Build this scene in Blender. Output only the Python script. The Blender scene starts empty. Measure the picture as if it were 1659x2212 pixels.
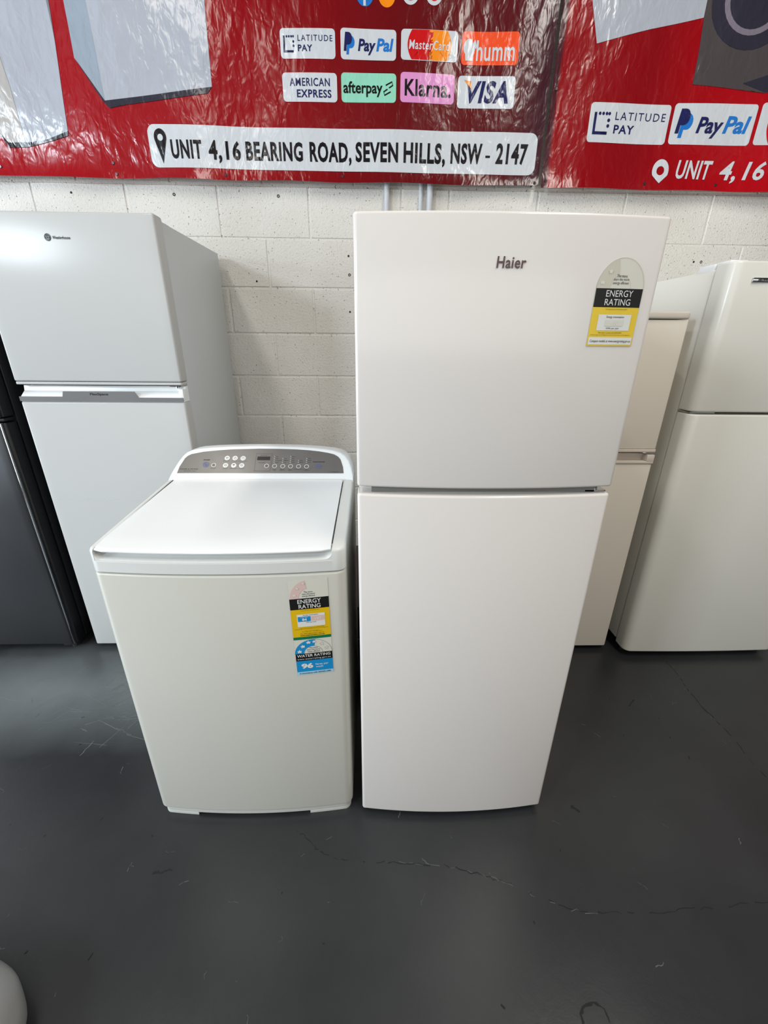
import bpy, bmesh, math, random
from mathutils import Vector, Matrix

random.seed(11)
S = bpy.context.scene
COL = S.collection
PI = math.pi


def lin(r, g, b):
    f = lambda c: (c / 255 / 12.92) if c / 255 <= 0.04045 else ((c / 255 + 0.055) / 1.055) ** 2.4
    return (f(r), f(g), f(b), 1.0)


# ------------------------------------------------------------------ camera
YAW, PITCH, ROLL = math.radians(1.65), math.radians(22.3), math.radians(0.55)
CAMZ = 1.34
fwd = Vector((math.sin(YAW) * math.cos(PITCH), math.cos(YAW) * math.cos(PITCH), -math.sin(PITCH)))
r0 = Vector((math.cos(YAW), -math.sin(YAW), 0))
u0 = r0.cross(fwd)
rt = r0 * math.cos(ROLL) + u0 * math.sin(ROLL)
up = rt.cross(fwd)
cam_d = bpy.data.cameras.new('camera')
cam_d.sensor_fit = 'VERTICAL'
cam_d.sensor_height = 36.0
cam_d.sensor_width = 27.0
cam_d.lens = 900.0 / 2212.0 * 36.0
cam_d.clip_start = 0.02
cam = bpy.data.objects.new('camera', cam_d)
COL.objects.link(cam)
M = Matrix((rt, up, -fwd)).transposed().to_4x4()
M.translation = Vector((0, 0, CAMZ))
cam.matrix_world = M
S.camera = cam

# ------------------------------------------------------------------ view, world, lights
S.view_settings.view_transform = 'Standard'
S.view_settings.look = 'None'
S.view_settings.gamma = 1.0
S.view_settings.use_curve_mapping = False
S.view_settings.exposure = -0.17

w = bpy.data.worlds.new('world')
S.world = w
w.use_nodes = True
w.node_tree.nodes['Background'].inputs[0].default_value = (0.85, 0.92, 1.0, 1)
w.node_tree.nodes['Background'].inputs[1].default_value = 0.25


def area(name, loc, target, sx, sy, power, color):
    l = bpy.data.lights.new(name, 'AREA')
    l.shape = 'RECTANGLE'
    l.size, l.size_y = sx, sy
    l.energy = power
    l.color = color
    o = bpy.data.objects.new(name, l)
    COL.objects.link(o)
    o.location = loc
    o.rotation_euler = (Vector(target) - Vector(loc)).to_track_quat('-Z', 'Y').to_euler()
    return o


# daylight through the roller door behind and to the left, ceiling tubes and skylight above
area('daylight_opening', (-4.75, -3.2, 3.32), (-0.4, 2.0, 1.3), 0.8, 0.85, 160, (0.78, 0.90, 1.0))
area('ceiling_tubes', (-1.5, -0.3, 3.9), (-1.5, -0.3, 0.0), 0.35, 2.4, 50, (1.0, 0.955, 0.88))
area('ceiling_tubes_right', (1.4, -0.3, 3.9), (1.4, -0.3, 0.0), 0.35, 2.4, 84, (1.0, 0.955, 0.88))
area('added_front_fill', (0.0, -7.8, 2.75), (0, 2.0, 1.8), 11.0, 2.8, 185, (1.0, 0.955, 0.895))  # added fill lamp behind the camera, lifts the appliance fronts
area('side_door_daylight', (-5.4, -0.4, 1.3), (-1.0, 0.9, 0.2), 1.6, 2.2, 270, (0.82, 0.92, 1.0))


# ------------------------------------------------------------------ materials
def nodes_of(m):
    return m.node_tree.nodes, m.node_tree.links


def mat(name, c, rough=0.4, metal=0.0, var=0.03, scale=6.0, bump=0.0, bscale=300.0, coat=0.0, spec=0.5, rvar=0.05):
    m = bpy.data.materials.new(name)
    m.use_nodes = True
    n, l = nodes_of(m)
    b = n['Principled BSDF']
    b.inputs['Metallic'].default_value = metal
    b.inputs['Specular IOR Level'].default_value = spec
    b.inputs['Coat Weight'].default_value = coat
    b.inputs['Coat Roughness'].default_value = 0.05
    tc = n.new('ShaderNodeTexCoord')
    no = n.new('ShaderNodeTexNoise')
    no.inputs['Scale'].default_value = scale
    no.inputs['Detail'].default_value = 4
    l.new(tc.outputs['Object'], no.inputs['Vector'])
    mx = n.new('ShaderNodeMix')
    mx.data_type = 'RGBA'
    c4 = c if len(c) == 4 else (*c, 1)
    mx.inputs['A'].default_value = [min(1, v * (1 - var)) for v in c4[:3]] + [1]
    mx.inputs['B'].default_value = [min(1, v * (1 + var)) for v in c4[:3]] + [1]
    l.new(no.outputs['Fac'], mx.inputs['Factor'])
    l.new(mx.outputs['Result'], b.inputs['Base Color'])
    mr = n.new('ShaderNodeMapRange')
    mr.inputs['To Min'].default_value = max(0.02, rough - rvar)
    mr.inputs['To Max'].default_value = rough + rvar
    l.new(no.outputs['Fac'], mr.inputs['Value'])
    l.new(mr.outputs['Result'], b.inputs['Roughness'])
    if bump:
        n2 = n.new('ShaderNodeTexNoise')
        n2.inputs['Scale'].default_value = bscale
        n2.inputs['Detail'].default_value = 2
        l.new(tc.outputs['Object'], n2.inputs['Vector'])
        bp = n.new('ShaderNodeBump')
        bp.inputs['Strength'].default_value = bump
        bp.inputs['Distance'].default_value = 0.001
        l.new(n2.outputs['Fac'], bp.inputs['Height'])
        l.new(bp.outputs['Normal'], b.inputs['Normal'])
    return m


def wrinkle(m):
    """creased vinyl: ridged creases, long vertical folds and fine crumples as a bump"""
    n, l = nodes_of(m)
    b = n['Principled BSDF']
    tc = n.new('ShaderNodeTexCoord')
    mp = n.new('ShaderNodeMapping')
    mp.inputs['Scale'].default_value = (1, 1, 0.55)
    l.new(tc.outputs['Object'], mp.inputs['Vector'])
    prev = None
    for scale, dist, typ, det, strength in ((4.0, 0.014, 'FBM', 2, 0.55), (8, 0.012, 'RIDGED_MULTIFRACTAL', 3, 0.32), (19, 0.006, 'RIDGED_MULTIFRACTAL', 2, 0.3), (32, 0.0045, 'FBM', 2, 0.55), (170, 0.0003, 'FBM', 1, 0.3)):
        no = n.new('ShaderNodeTexNoise')
        no.noise_type = typ
        no.inputs['Scale'].default_value = scale
        no.inputs['Detail'].default_value = det
        no.inputs['Distortion'].default_value = 0.6
        l.new(mp.outputs['Vector'], no.inputs['Vector'])
        bp = n.new('ShaderNodeBump')
        bp.inputs['Strength'].default_value = strength
        bp.inputs['Distance'].default_value = dist
        l.new(no.outputs['Fac'], bp.inputs['Height'])
        if prev:
            l.new(prev.outputs['Normal'], bp.inputs['Normal'])
        prev = bp
    l.new(prev.outputs['Normal'], b.inputs['Normal'])
    return m


def vinyl(name, c):
    return wrinkle(mat(name, c, rough=0.18, var=0.04, scale=8, spec=0.34, rvar=0.04))


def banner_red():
    m = vinyl('banner_red_vinyl', lin(170, 18, 28))
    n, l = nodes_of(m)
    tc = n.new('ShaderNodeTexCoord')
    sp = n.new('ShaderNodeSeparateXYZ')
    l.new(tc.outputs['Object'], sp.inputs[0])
    rp = n.new('ShaderNodeValToRGB')  # red along X, darkest at the right end of the left banner
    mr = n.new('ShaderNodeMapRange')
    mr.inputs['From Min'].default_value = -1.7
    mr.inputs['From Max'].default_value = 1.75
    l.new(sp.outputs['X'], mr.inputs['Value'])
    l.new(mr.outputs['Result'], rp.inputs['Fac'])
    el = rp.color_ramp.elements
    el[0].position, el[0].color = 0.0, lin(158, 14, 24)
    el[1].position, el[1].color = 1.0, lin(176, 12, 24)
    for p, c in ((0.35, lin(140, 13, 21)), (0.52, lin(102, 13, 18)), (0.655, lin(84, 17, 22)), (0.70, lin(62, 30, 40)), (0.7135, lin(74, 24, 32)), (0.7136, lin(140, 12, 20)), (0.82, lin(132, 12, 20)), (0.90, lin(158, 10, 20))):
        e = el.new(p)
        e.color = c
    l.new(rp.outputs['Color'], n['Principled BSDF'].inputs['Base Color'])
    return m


def wall_paint():
    m = bpy.data.materials.new('painted_block_wall')
    m.use_nodes = True
    n, l = nodes_of(m)
    b = n['Principled BSDF']
    b.inputs['Roughness'].default_value = 0.62
    tc = n.new('ShaderNodeTexCoord')
    # paint tone
    n1 = n.new('ShaderNodeTexNoise')
    n1.inputs['Scale'].default_value = 2.5
    n1.inputs['Detail'].default_value = 5
    l.new(tc.outputs['Object'], n1.inputs['Vector'])
    r1 = n.new('ShaderNodeValToRGB')
    r1.color_ramp.elements[0].position, r1.color_ramp.elements[0].color = 0.3, lin(208, 205, 198)
    r1.color_ramp.elements[1].position, r1.color_ramp.elements[1].color = 0.7, lin(224, 222, 217)
    l.new(n1.outputs['Fac'], r1.inputs['Fac'])
    # open pits in the block face that the paint never closed
    vo = n.new('ShaderNodeTexNoise')
    vo.inputs['Scale'].default_value = 120
    vo.inputs['Detail'].default_value = 2
    vo.inputs['Roughness'].default_value = 0.6
    l.new(tc.outputs['Object'], vo.inputs['Vector'])
    pr = n.new('ShaderNodeValToRGB')
    pr.color_ramp.elements[0].position, pr.color_ramp.elements[0].color = 0.665, (0, 0, 0, 1)
    pr.color_ramp.elements[1].position, pr.color_ramp.elements[1].color = 0.705, (1, 1, 1, 1)
    l.new(vo.outputs['Fac'], pr.inputs['Fac'])
    mx = n.new('ShaderNodeMix')
    mx.data_type = 'RGBA'
    l.new(pr.outputs['Color'], mx.inputs['Factor'])
    l.new(r1.outputs['Color'], mx.inputs['A'])
    mx.inputs['B'].default_value = lin(120, 114, 106)
    l.new(mx.outputs['Result'], b.inputs['Base Color'])
    n2 = n.new('ShaderNodeTexNoise')
    n2.inputs['Scale'].default_value = 150
    n2.inputs['Detail'].default_value = 4
    l.new(tc.outputs['Object'], n2.inputs['Vector'])
    b1 = n.new('ShaderNodeBump')
    b1.inputs['Strength'].default_value = 0.9
    b1.inputs['Distance'].default_value = 0.003
    l.new(n2.outputs['Fac'], b1.inputs['Height'])
    iv = n.new('ShaderNodeMath')
    iv.operation = 'MULTIPLY'
    iv.inputs[1].default_value = -1
    l.new(pr.outputs['Color'], iv.inputs[0])
    b2 = n.new('ShaderNodeBump')
    b2.inputs['Strength'].default_value = 0.8
    b2.inputs['Distance'].default_value = 0.003
    l.new(iv.outputs[0], b2.inputs['Height'])
    l.new(b1.outputs['Normal'], b2.inputs['Normal'])
    l.new(b2.outputs['Normal'], b.inputs['Normal'])
    return m


def floor_paint():
    m = bpy.data.materials.new('grey_floor_paint')
    m.use_nodes = True
    n, l = nodes_of(m)
    b = n['Principled BSDF']
    b.inputs['Specular IOR Level'].default_value = 0.5
    tc = n.new('ShaderNodeTexCoord')
    n1 = n.new('ShaderNodeTexNoise')
    n1.inputs['Scale'].default_value = 2.2
    n1.inputs['Detail'].default_value = 7
    n1.inputs['Roughness'].default_value = 0.6
    l.new(tc.outputs['Object'], n1.inputs['Vector'])
    r1 = n.new('ShaderNodeValToRGB')
    r1.color_ramp.elements[0].position, r1.color_ramp.elements[0].color = 0.32, lin(38, 39, 41)
    r1.color_ramp.elements[1].position, r1.color_ramp.elements[1].color = 0.72, lin(50, 51, 53)
    l.new(n1.outputs['Fac'], r1.inputs['Fac'])
    # worn, dusty flecks
    n2 = n.new('ShaderNodeTexNoise')
    n2.inputs['Scale'].default_value = 26
    n2.inputs['Detail'].default_value = 6
    n2.inputs['Roughness'].default_value = 0.7
    n2.inputs['Distortion'].default_value = 0.3
    l.new(tc.outputs['Object'], n2.inputs['Vector'])
    r2 = n.new('ShaderNodeValToRGB')
    r2.color_ramp.elements[0].position, r2.color_ramp.elements[0].color = 0.66, (0, 0, 0, 1)
    r2.color_ramp.elements[1].position, r2.color_ramp.elements[1].color = 0.80, (0.55, 0.55, 0.55, 1)
    l.new(n2.outputs['Fac'], r2.inputs['Fac'])
    mx = n.new('ShaderNodeMix')
    mx.data_type = 'RGBA'
    l.new(r2.outputs['Color'], mx.inputs['Factor'])
    l.new(r1.outputs['Color'], mx.inputs['A'])
    mx.inputs['B'].default_value = lin(76, 77, 76)
    # worn, dusty patch, paled and widened further to paint in daylight from the left
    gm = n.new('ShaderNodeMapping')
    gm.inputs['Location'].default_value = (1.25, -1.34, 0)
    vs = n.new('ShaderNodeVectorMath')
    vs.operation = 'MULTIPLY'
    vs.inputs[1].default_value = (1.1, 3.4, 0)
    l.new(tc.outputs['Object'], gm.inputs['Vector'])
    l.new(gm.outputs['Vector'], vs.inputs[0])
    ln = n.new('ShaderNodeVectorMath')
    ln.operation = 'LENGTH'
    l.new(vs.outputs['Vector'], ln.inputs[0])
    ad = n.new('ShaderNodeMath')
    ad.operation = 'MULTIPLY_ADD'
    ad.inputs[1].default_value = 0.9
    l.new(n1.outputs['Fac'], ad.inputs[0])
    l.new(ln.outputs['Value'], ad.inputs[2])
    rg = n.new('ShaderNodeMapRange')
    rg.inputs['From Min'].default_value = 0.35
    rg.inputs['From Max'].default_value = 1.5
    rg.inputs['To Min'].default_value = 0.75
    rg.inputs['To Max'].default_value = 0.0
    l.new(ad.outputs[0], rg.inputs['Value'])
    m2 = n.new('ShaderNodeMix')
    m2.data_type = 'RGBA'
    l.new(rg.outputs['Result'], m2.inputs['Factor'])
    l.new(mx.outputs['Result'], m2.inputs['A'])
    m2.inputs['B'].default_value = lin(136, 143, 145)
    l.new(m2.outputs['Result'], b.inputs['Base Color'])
    mr = n.new('ShaderNodeMapRange')
    mr.inputs['To Min'].default_value = 0.27
    mr.inputs['To Max'].default_value = 0.37
    l.new(n1.outputs['Fac'], mr.inputs['Value'])
    l.new(mr.outputs['Result'], b.inputs['Roughness'])
    bp = n.new('ShaderNodeBump')
    bp.inputs['Strength'].default_value = 0.14
    bp.inputs['Distance'].default_value = 0.003
    l.new(n2.outputs['Fac'], bp.inputs['Height'])
    l.new(bp.outputs['Normal'], b.inputs['Normal'])
    return m


def brushed(name, c, rough=0.35):
    m = mat(name, c, rough=rough, metal=0.9, var=0.05, scale=4)
    n, l = nodes_of(m)
    tc = n.new('ShaderNodeTexCoord')
    mp = n.new('ShaderNodeMapping')
    mp.inputs['Scale'].default_value = (1, 1, 90)
    l.new(tc.outputs['Object'], mp.inputs['Vector'])
    no = n.new('ShaderNodeTexNoise')
    no.inputs['Scale'].default_value = 12
    l.new(mp.outputs['Vector'], no.inputs['Vector'])
    bp = n.new('ShaderNodeBump')
    bp.inputs['Strength'].default_value = 0.08
    bp.inputs['Distance'].default_value = 0.001
    l.new(no.outputs['Fac'], bp.inputs['Height'])
    l.new(bp.outputs['Normal'], n['Principled BSDF'].inputs['Normal'])
    return m


MW = wall_paint()
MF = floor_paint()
M_plain = mat('white_painted_render', lin(205, 202, 196), 0.7, var=0.03)
M_ceil = mat('grey_ceiling_sheet', lin(70, 70, 72), 0.6)
M_haier = mat('gloss_white_door', lin(224, 219, 214), 0.16, var=0.004, rvar=0.0)
M_haier_cab = mat('white_cabinet_steel', lin(222, 222, 220), 0.35, var=0.01)
M_west = mat('cool_white_door', lin(189, 190, 189), 0.19, var=0.012, spec=0.16, bump=0.03, bscale=420, rvar=0.0)
M_west_side = mat('light_grey_cabinet', lin(196, 200, 202), 0.38, var=0.015, bump=0.05, bscale=420, rvar=0.0)
M_right = mat('white_stipple_door', lin(224, 223, 215), 0.26, var=0.012, bump=0.04, bscale=420, rvar=0.0)
M_beige = mat('cream_door', lin(218, 210, 197), 0.35, var=0.012)
M_beige_trim = mat('cream_plastic_trim', lin(206, 196, 184), 0.4, var=0.012)
M_wash = mat('washer_white_enamel', lin(204, 203, 194), 0.3, var=0.003, rvar=0.0)
M_wash_pl = mat('washer_white_plastic', lin(236, 239, 240), 0.22, var=0.003, rvar=0.0)
M_deck = mat('washer_deck_plastic', lin(221, 222, 219), 0.24, var=0.003, rvar=0.0)
M_skirt = mat('washer_skirt_plastic', lin(205, 206, 200), 0.45)
M_panel = mat('silver_control_panel', lin(112, 109, 106), 0.32, metal=0.25, var=0.03, scale=30)
M_gask = mat('grey_door_gasket', lin(120, 120, 116), 0.6)
M_dark = mat('dark_gap', lin(28, 28, 28), 0.6)
M_black = mat('black_cabinet_paint', lin(20, 20, 22), 0.28)
M_blkmat = mat('black_plastic', lin(18, 18, 18), 0.5)
M_steel = brushed('dark_brushed_steel', lin(74, 75, 77), 0.36)
M_chrome = mat('chrome_trim', lin(185, 187, 190), 0.12, metal=1.0)
M_chrome_dk = mat('smoked_chrome_trim', lin(140, 141, 142), 0.2, metal=0.35)
M_pipe = mat('painted_conduit', lin(196, 200, 206), 0.4)
M_crack = mat('crack_dark', lin(26, 26, 26), 0.9)  # one dark tone for the cracks and short floor nicks
M_dust = mat('pale_scuff', lin(84, 87, 88), 0.6)
M_dust2 = mat('pale_drag_mark', lin(126, 130, 131), 0.6)
M_hole = mat('drill_hole', lin(35, 32, 30), 0.9)
M_bag = mat('white_plastic_wrap', lin(128, 128, 128), 0.55, var=0.02, bump=0.2, bscale=40)
M_maroon = mat('maroon_plastic', lin(46, 9, 11), 0.4)
# flat printing inks
I_black = mat('ink_black', lin(20, 20, 22), 0.4)
I_white = mat('ink_white', lin(226, 226, 222), 0.4)
I_yellow = mat('ink_yellow', lin(228, 186, 14), 0.4)
I_yellow2 = mat('ink_light_yellow', lin(232, 200, 62), 0.4)
I_cream = mat('label_paper', lin(218, 216, 204), 0.45)
I_tan = mat('ink_faded_tan', lin(205, 200, 184), 0.45)
I_pink = mat('ink_faded_pink', lin(222, 190, 184), 0.45)
I_green = mat('ink_green', lin(0, 118, 74), 0.4)
I_blue = mat('ink_blue', lin(20, 142, 204), 0.4)
I_pale = mat('ink_pale_blue', lin(165, 208, 230), 0.4)
I_grey = mat('ink_grey', lin(95, 95, 98), 0.4)
I_badge = mat('badge_metal_dark', lin(80, 66, 70), 0.25, metal=0.7)
I_badge2 = mat('badge_grey', lin(62, 68, 76), 0.45, metal=0.0, spec=0.2)
I_dark = mat('ink_dark_grey', lin(46, 46, 48), 0.4)
I_navy = mat('ink_panel_blue', lin(88, 98, 150), 0.4)
# printed vinyl of the banners
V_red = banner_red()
V_white = vinyl('vinyl_white', lin(198, 202, 207))
V_pic = vinyl('vinyl_picture_white', lin(168, 172, 182))
V_pic2 = vinyl('vinyl_picture_grey', lin(146, 157, 170))
V_pic3 = vinyl('vinyl_picture_warm_grey', lin(176, 172, 170))
V_black = vinyl('vinyl_black', lin(26, 22, 26))
V_navy = vinyl('vinyl_navy', lin(34, 36, 84))
V_sky = vinyl('vinyl_light_blue', lin(36, 112, 190))
V_mint = vinyl('vinyl_mint', lin(140, 205, 180))
V_pink = vinyl('vinyl_pink', lin(212, 140, 192))
V_orange = vinyl('vinyl_orange', lin(238, 136, 26))
V_cred = vinyl('vinyl_card_red', lin(196, 22, 26))
V_hum = vinyl('vinyl_orange_red', lin(232, 78, 36))
V_dgrey = vinyl('vinyl_dark_grey', lin(74, 68, 70))
V_slate = vinyl('vinyl_slate', lin(48, 46, 58))
V_lens = vinyl('vinyl_lens_grey', lin(120, 112, 124))


# ------------------------------------------------------------------ geometry helpers
def finish(bm, sharp=35):
    bmesh.ops.recalc_face_normals(bm, faces=bm.faces[:])
    return bm


BASE = {}


def obj(name, bm, m, parent=None, label=None, kind=None, sharp=32, flat=False):
    base = Vector((0, 0, 0))
    if parent is not None:
        base = BASE[parent.name]
    for v in bm.verts:
        v.co -= base
    me = bpy.data.meshes.new(name)
    bm.to_mesh(me)
    bm.free()
    me.materials.append(m)
    if not flat:
        for p in me.polygons:
            p.use_smooth = True
        me.set_sharp_from_angle(angle=math.radians(sharp))
    o = bpy.data.objects.new(name, me)
    COL.objects.link(o)
    if parent is not None:
        o.parent = parent
        BASE[o.name] = base
    else:
        BASE[o.name] = Vector((0, 0, 0))
    if label:
        o['label'] = label
    if kind:
        o['kind'] = kind
    return o


def thing(name, label, cat, loc, group=None):
    o = bpy.data.objects.new(name, None)
    o.empty_display_size = 0.1
    COL.objects.link(o)
    o.location = loc
    BASE[o.name] = Vector(loc)
    o['label'] = label
    o['category'] = cat
    if group:
        o['group'] = group
    return o


def tag(o, label, cat, group=None):
    o['label'] = label
    o['category'] = cat
    if group:
        o['group'] = group
    return o


def join(*bms):
    out = bmesh.new()
    for b in bms:
        me = bpy.data.meshes.new('tmp')
        b.to_mesh(me)
        b.free()
        out.from_mesh(me)
        bpy.data.meshes.remove(me)
    return out


def box(x0, x1, y0, y1, z0, z1, bev=0.0, seg=2):
    bm = bmesh.new()
    bmesh.ops.create_cube(bm, size=1.0)
    for v in bm.verts:
        v.co = Vector(((x0 + x1) / 2 + v.co.x * (x1 - x0), (y0 + y1) / 2 + v.co.y * (y1 - y0), (z0 + z1) / 2 + v.co.z * (z1 - z0)))
    if bev:
        bmesh.ops.bevel(bm, geom=bm.edges[:], offset=bev, segments=seg, profile=0.5, affect='EDGES', clamp_overlap=True)
    return finish(bm)


def loft(rings, caps=True):
    """rings: equal-length closed loops of points"""
    bm = bmesh.new()
    vr = [[bm.verts.new(p) for p in r] for r in rings]
    n = len(rings[0])
    for a, b in zip(vr[:-1], vr[1:]):
        for i in range(n):
            bm.faces.new((a[i], a[(i + 1) % n], b[(i + 1) % n], b[i]))
    if caps:
        bm.faces.new(vr[0][::-1])
        bm.faces.new(vr[-1])
    return finish(bm)


def slab(pts, z0, z1, bev=0.004, seg=3):
    """plan outline extruded upward, its upper and lower rims rounded"""
    bm = loft([[(x, y, z0) for x, y in pts], [(x, y, z1) for x, y in pts]])
    if bev:
        ed = [e for e in bm.edges if abs(e.verts[0].co.z - e.verts[1].co.z) < 1e-6]
        bmesh.ops.bevel(bm, geom=ed, offset=bev, segments=seg, profile=0.5, affect='EDGES', clamp_overlap=True)
    return finish(bm)


def plan(x0, x1, yf, yb, bulge=0.0, r=0.008, n=24, na=5):
    """plan of a door: bowed front edge at yf, filleted front corners, flat back at yb"""
    xc, hw = (x0 + x1) / 2, (x1 - x0) / 2
    f = lambda x: yf - bulge * (1 - ((x - xc) / hw) ** 2)
    pts = [(x1, yb), (x0, yb)]
    yl = f(x0 + r)
    for i in range(na + 1):
        a = PI + PI / 2 * i / na
        pts.append((x0 + r + r * math.cos(a), yl + r + r * math.sin(a)))
    for i in range(1, n):
        x = x0 + r + (x1 - x0 - 2 * r) * i / n
        pts.append((x, f(x)))
    yr = f(x1 - r)
    for i in range(na + 1):
        a = -PI / 2 + PI / 2 * i / na
        pts.append((x1 - r + r * math.cos(a), yr + r + r * math.sin(a)))
    return pts


def clip(pts, x, keep_less):
    """part of a plan outline on one side of a line x = const"""
    out = []
    for (ax, ay), (bx, by) in zip(pts, pts[1:] + pts[:1]):
        ia, ib = (ax <= x) == keep_less, (bx <= x) == keep_less
        if ia:
            out.append((ax, ay))
        if ia != ib:
            f = (x - ax) / (bx - ax)
            out.append((x, ay + (by - ay) * f))
    return out


def cyl(p0, p1, r0_, r1_=None, n=20):
    r1_ = r0_ if r1_ is None else r1_
    p0, p1 = Vector(p0), Vector(p1)
    d = (p1 - p0).normalized()
    a = d.orthogonal().normalized()
    b = d.cross(a)
    ring = lambda p, r: [p + (a * math.cos(t) + b * math.sin(t)) * r for t in [2 * PI * i / n for i in range(n)]]
    return loft([ring(p0, r0_), ring(p1, r1_)])


# flat printing: 2-D shapes laid on a surface given by surf(u, v, lift)
def poly(pts):
    return (list(pts), [list(range(len(pts)))])


def rrect(x0, z0, x1, z1, r, n=6):
    pts = []
    for cx, cz, a0 in ((x1 - r, z1 - r, 0), (x0 + r, z1 - r, 90), (x0 + r, z0 + r, 180), (x1 - r, z0 + r, 270)):
        for i in range(n + 1):
            a = math.radians(a0 + 90 * i / n)
            pts.append((cx + r * math.cos(a), cz + r * math.sin(a)))
    return poly(pts)


def rect(x0, z0, x1, z1):
    return poly([(x0, z0), (x1, z0), (x1, z1), (x0, z1)])


def disc(cx, cz, rx, rz=None, n=28, a0=0, a1=360):
    rz = rx if rz is None else rz
    full = abs(a1 - a0) >= 360
    k = n if full else n + 1
    pts = [(cx + rx * math.cos(math.radians(a0 + (a1 - a0) * i / n)), cz + rz * math.sin(math.radians(a0 + (a1 - a0) * i / n))) for i in range(k)]
    return poly(pts)


def ring(cx, cz, rx, t, rz=None, n=32, a0=0, a1=360, tz=None):
    rz = rx if rz is None else rz
    tz = t if tz is None else tz
    v, f = [], []
    for i in range(n + 1):
        a = math.radians(a0 + (a1 - a0) * i / n)
        v.append((cx + rx * math.cos(a), cz + rz * math.sin(a)))
        v.append((cx + (rx - t) * math.cos(a), cz + (rz - tz) * math.sin(a)))
    for i in range(n):
        f.append([2 * i, 2 * i + 2, 2 * i + 3, 2 * i + 1])
    return (v, f)


def frame(x0, z0, x1, z1, t):
    v = [(x0, z0), (x1, z0), (x1, z1), (x0, z1), (x0 + t, z0 + t), (x1 - t, z0 + t), (x1 - t, z1 - t), (x0 + t, z1 - t)]
    return (v, [[0, 1, 5, 4], [1, 2, 6, 5], [2, 3, 7, 6], [3, 0, 4, 7]])


def line(pts, t):
    """polyline stroke"""
    v, f = [], []
    n = len(pts)
    for i, p in enumerate(pts):
        a = pts[max(0, i - 1)]
        b = pts[min(n - 1, i + 1)]
        dx, dz = b[0] - a[0], b[1] - a[1]
        L = math.hypot(dx, dz) or 1
        nx, nz = -dz / L * t / 2, dx / L * t / 2
        v += [(p[0] + nx, p[1] + nz), (p[0] - nx, p[1] - nz)]
    for i in range(n - 1):
        f.append([2 * i, 2 * i + 2, 2 * i + 3, 2 * i + 1])
    return (v, f)


def star(cx, cz, r, rot=90, k=0.42):
    return poly([(cx + (r if i % 2 == 0 else r * k) * math.cos(math.radians(rot + 36 * i)), cz + (r if i % 2 == 0 else r * k) * math.sin(math.radians(rot + 36 * i))) for i in range(10)])


TEXT = {}


def text(s, x0, z0, x1, z1, shear=0.0, bold=0.0, space=1.0, word=1.0):
    """lettering fitted to a box"""
    key = (s, shear, bold, space, word)
    if key not in TEXT:
        cu = bpy.data.curves.new('lettering', 'FONT')
        cu.body = s
        cu.shear = shear
        cu.offset = bold
        cu.space_character = space
        cu.space_word = word
        cu.resolution_u = 3
        cu.fill_mode = 'FRONT'
        o = bpy.data.objects.new('lettering', cu)
        COL.objects.link(o)
        dg = bpy.context.evaluated_depsgraph_get()
        me = bpy.data.meshes.new_from_object(o.evaluated_get(dg))
        v = [(q.co.x, q.co.y) for q in me.vertices]
        f = [list(p.vertices) for p in me.polygons]
        bpy.data.objects.remove(o)
        bpy.data.curves.remove(cu)
        bpy.data.meshes.remove(me)
        ax, bx = min(p[0] for p in v), max(p[0] for p in v)
        az, bz = min(p[1] for p in v), max(p[1] for p in v)
        TEXT[key] = ([((p[0] - ax) / (bx - ax), (p[1] - az) / (bz - az)) for p in v], f)
    v, f = TEXT[key]
    return ([(x0 + (x1 - x0) * a, z0 + (z1 - z0) * b) for a, b in v], f)


def merge(*shs):
    v, f = [], []
    for a, b in shs:
        f += [[i + len(v) for i in q] for q in b]
        v += a
    return (v, f)


def shift(sh, dx, dz):
    return ([(a + dx, b + dz) for a, b in sh[0]], sh[1])


def printed(name, shapes, surf, lift, m, parent, cut=None, label=None):
    if len(shapes) > 1 and name in ('lettering', 'indicator_light', 'printed_star', 'printed_box', 'printed_arc', 'button_symbol'):
        for sh_ in shapes:
            o = printed(name, [sh_], surf, lift, m, parent, cut, label)
        return o
    bm = bmesh.new()
    for v, f in shapes:
        vs = [bm.verts.new((a, 0, b)) for a, b in v]
        for q in f:
            try:
                bm.faces.new([vs[i] for i in q])
            except ValueError:
                pass
    bmesh.ops.triangulate(bm, faces=bm.faces[:], ngon_method='EAR_CLIP')
    if cut:
        xs = [v.co.x for v in bm.verts]
        zs = [v.co.z for v in bm.verts]
        for ax, lo, hi in ((0, min(xs), max(xs)), (2, min(zs), max(zs))):
            k = math.floor(lo / cut) + 1
            while k * cut < hi:
                no = Vector((1, 0, 0)) if ax == 0 else Vector((0, 0, 1))
                bmesh.ops.bisect_plane(bm, geom=bm.verts[:] + bm.edges[:] + bm.faces[:], plane_co=no * (k * cut), plane_no=no, dist=1e-6)
                k += 1
    for q in bm.faces:
        if q.normal.y > 0:
            q.normal_flip()
    for v in bm.verts:
        v.co = Vector(surf(v.co.x, v.co.z, lift))
    return obj(name, bm, m, parent, label, flat=(cut is None))


def grid_sheet(u0_, u1_, v0_, v1_, nu, nv, fn):
    bm = bmesh.new()
    g = [[bm.verts.new(fn(u0_ + (u1_ - u0_) * i / nu, v0_ + (v1_ - v0_) * j / nv)) for i in range(nu + 1)] for j in range(nv + 1)]
    for j in range(nv):
        for i in range(nu):
            bm.faces.new((g[j][i], g[j][i + 1], g[j + 1][i + 1], g[j + 1][i]))
    return bm


# ------------------------------------------------------------------ the room
WY = 2.25                                    # face of the block wall
XL, XR, YF, ZC = -6.0, 6.0, -8.0, 4.3


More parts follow.
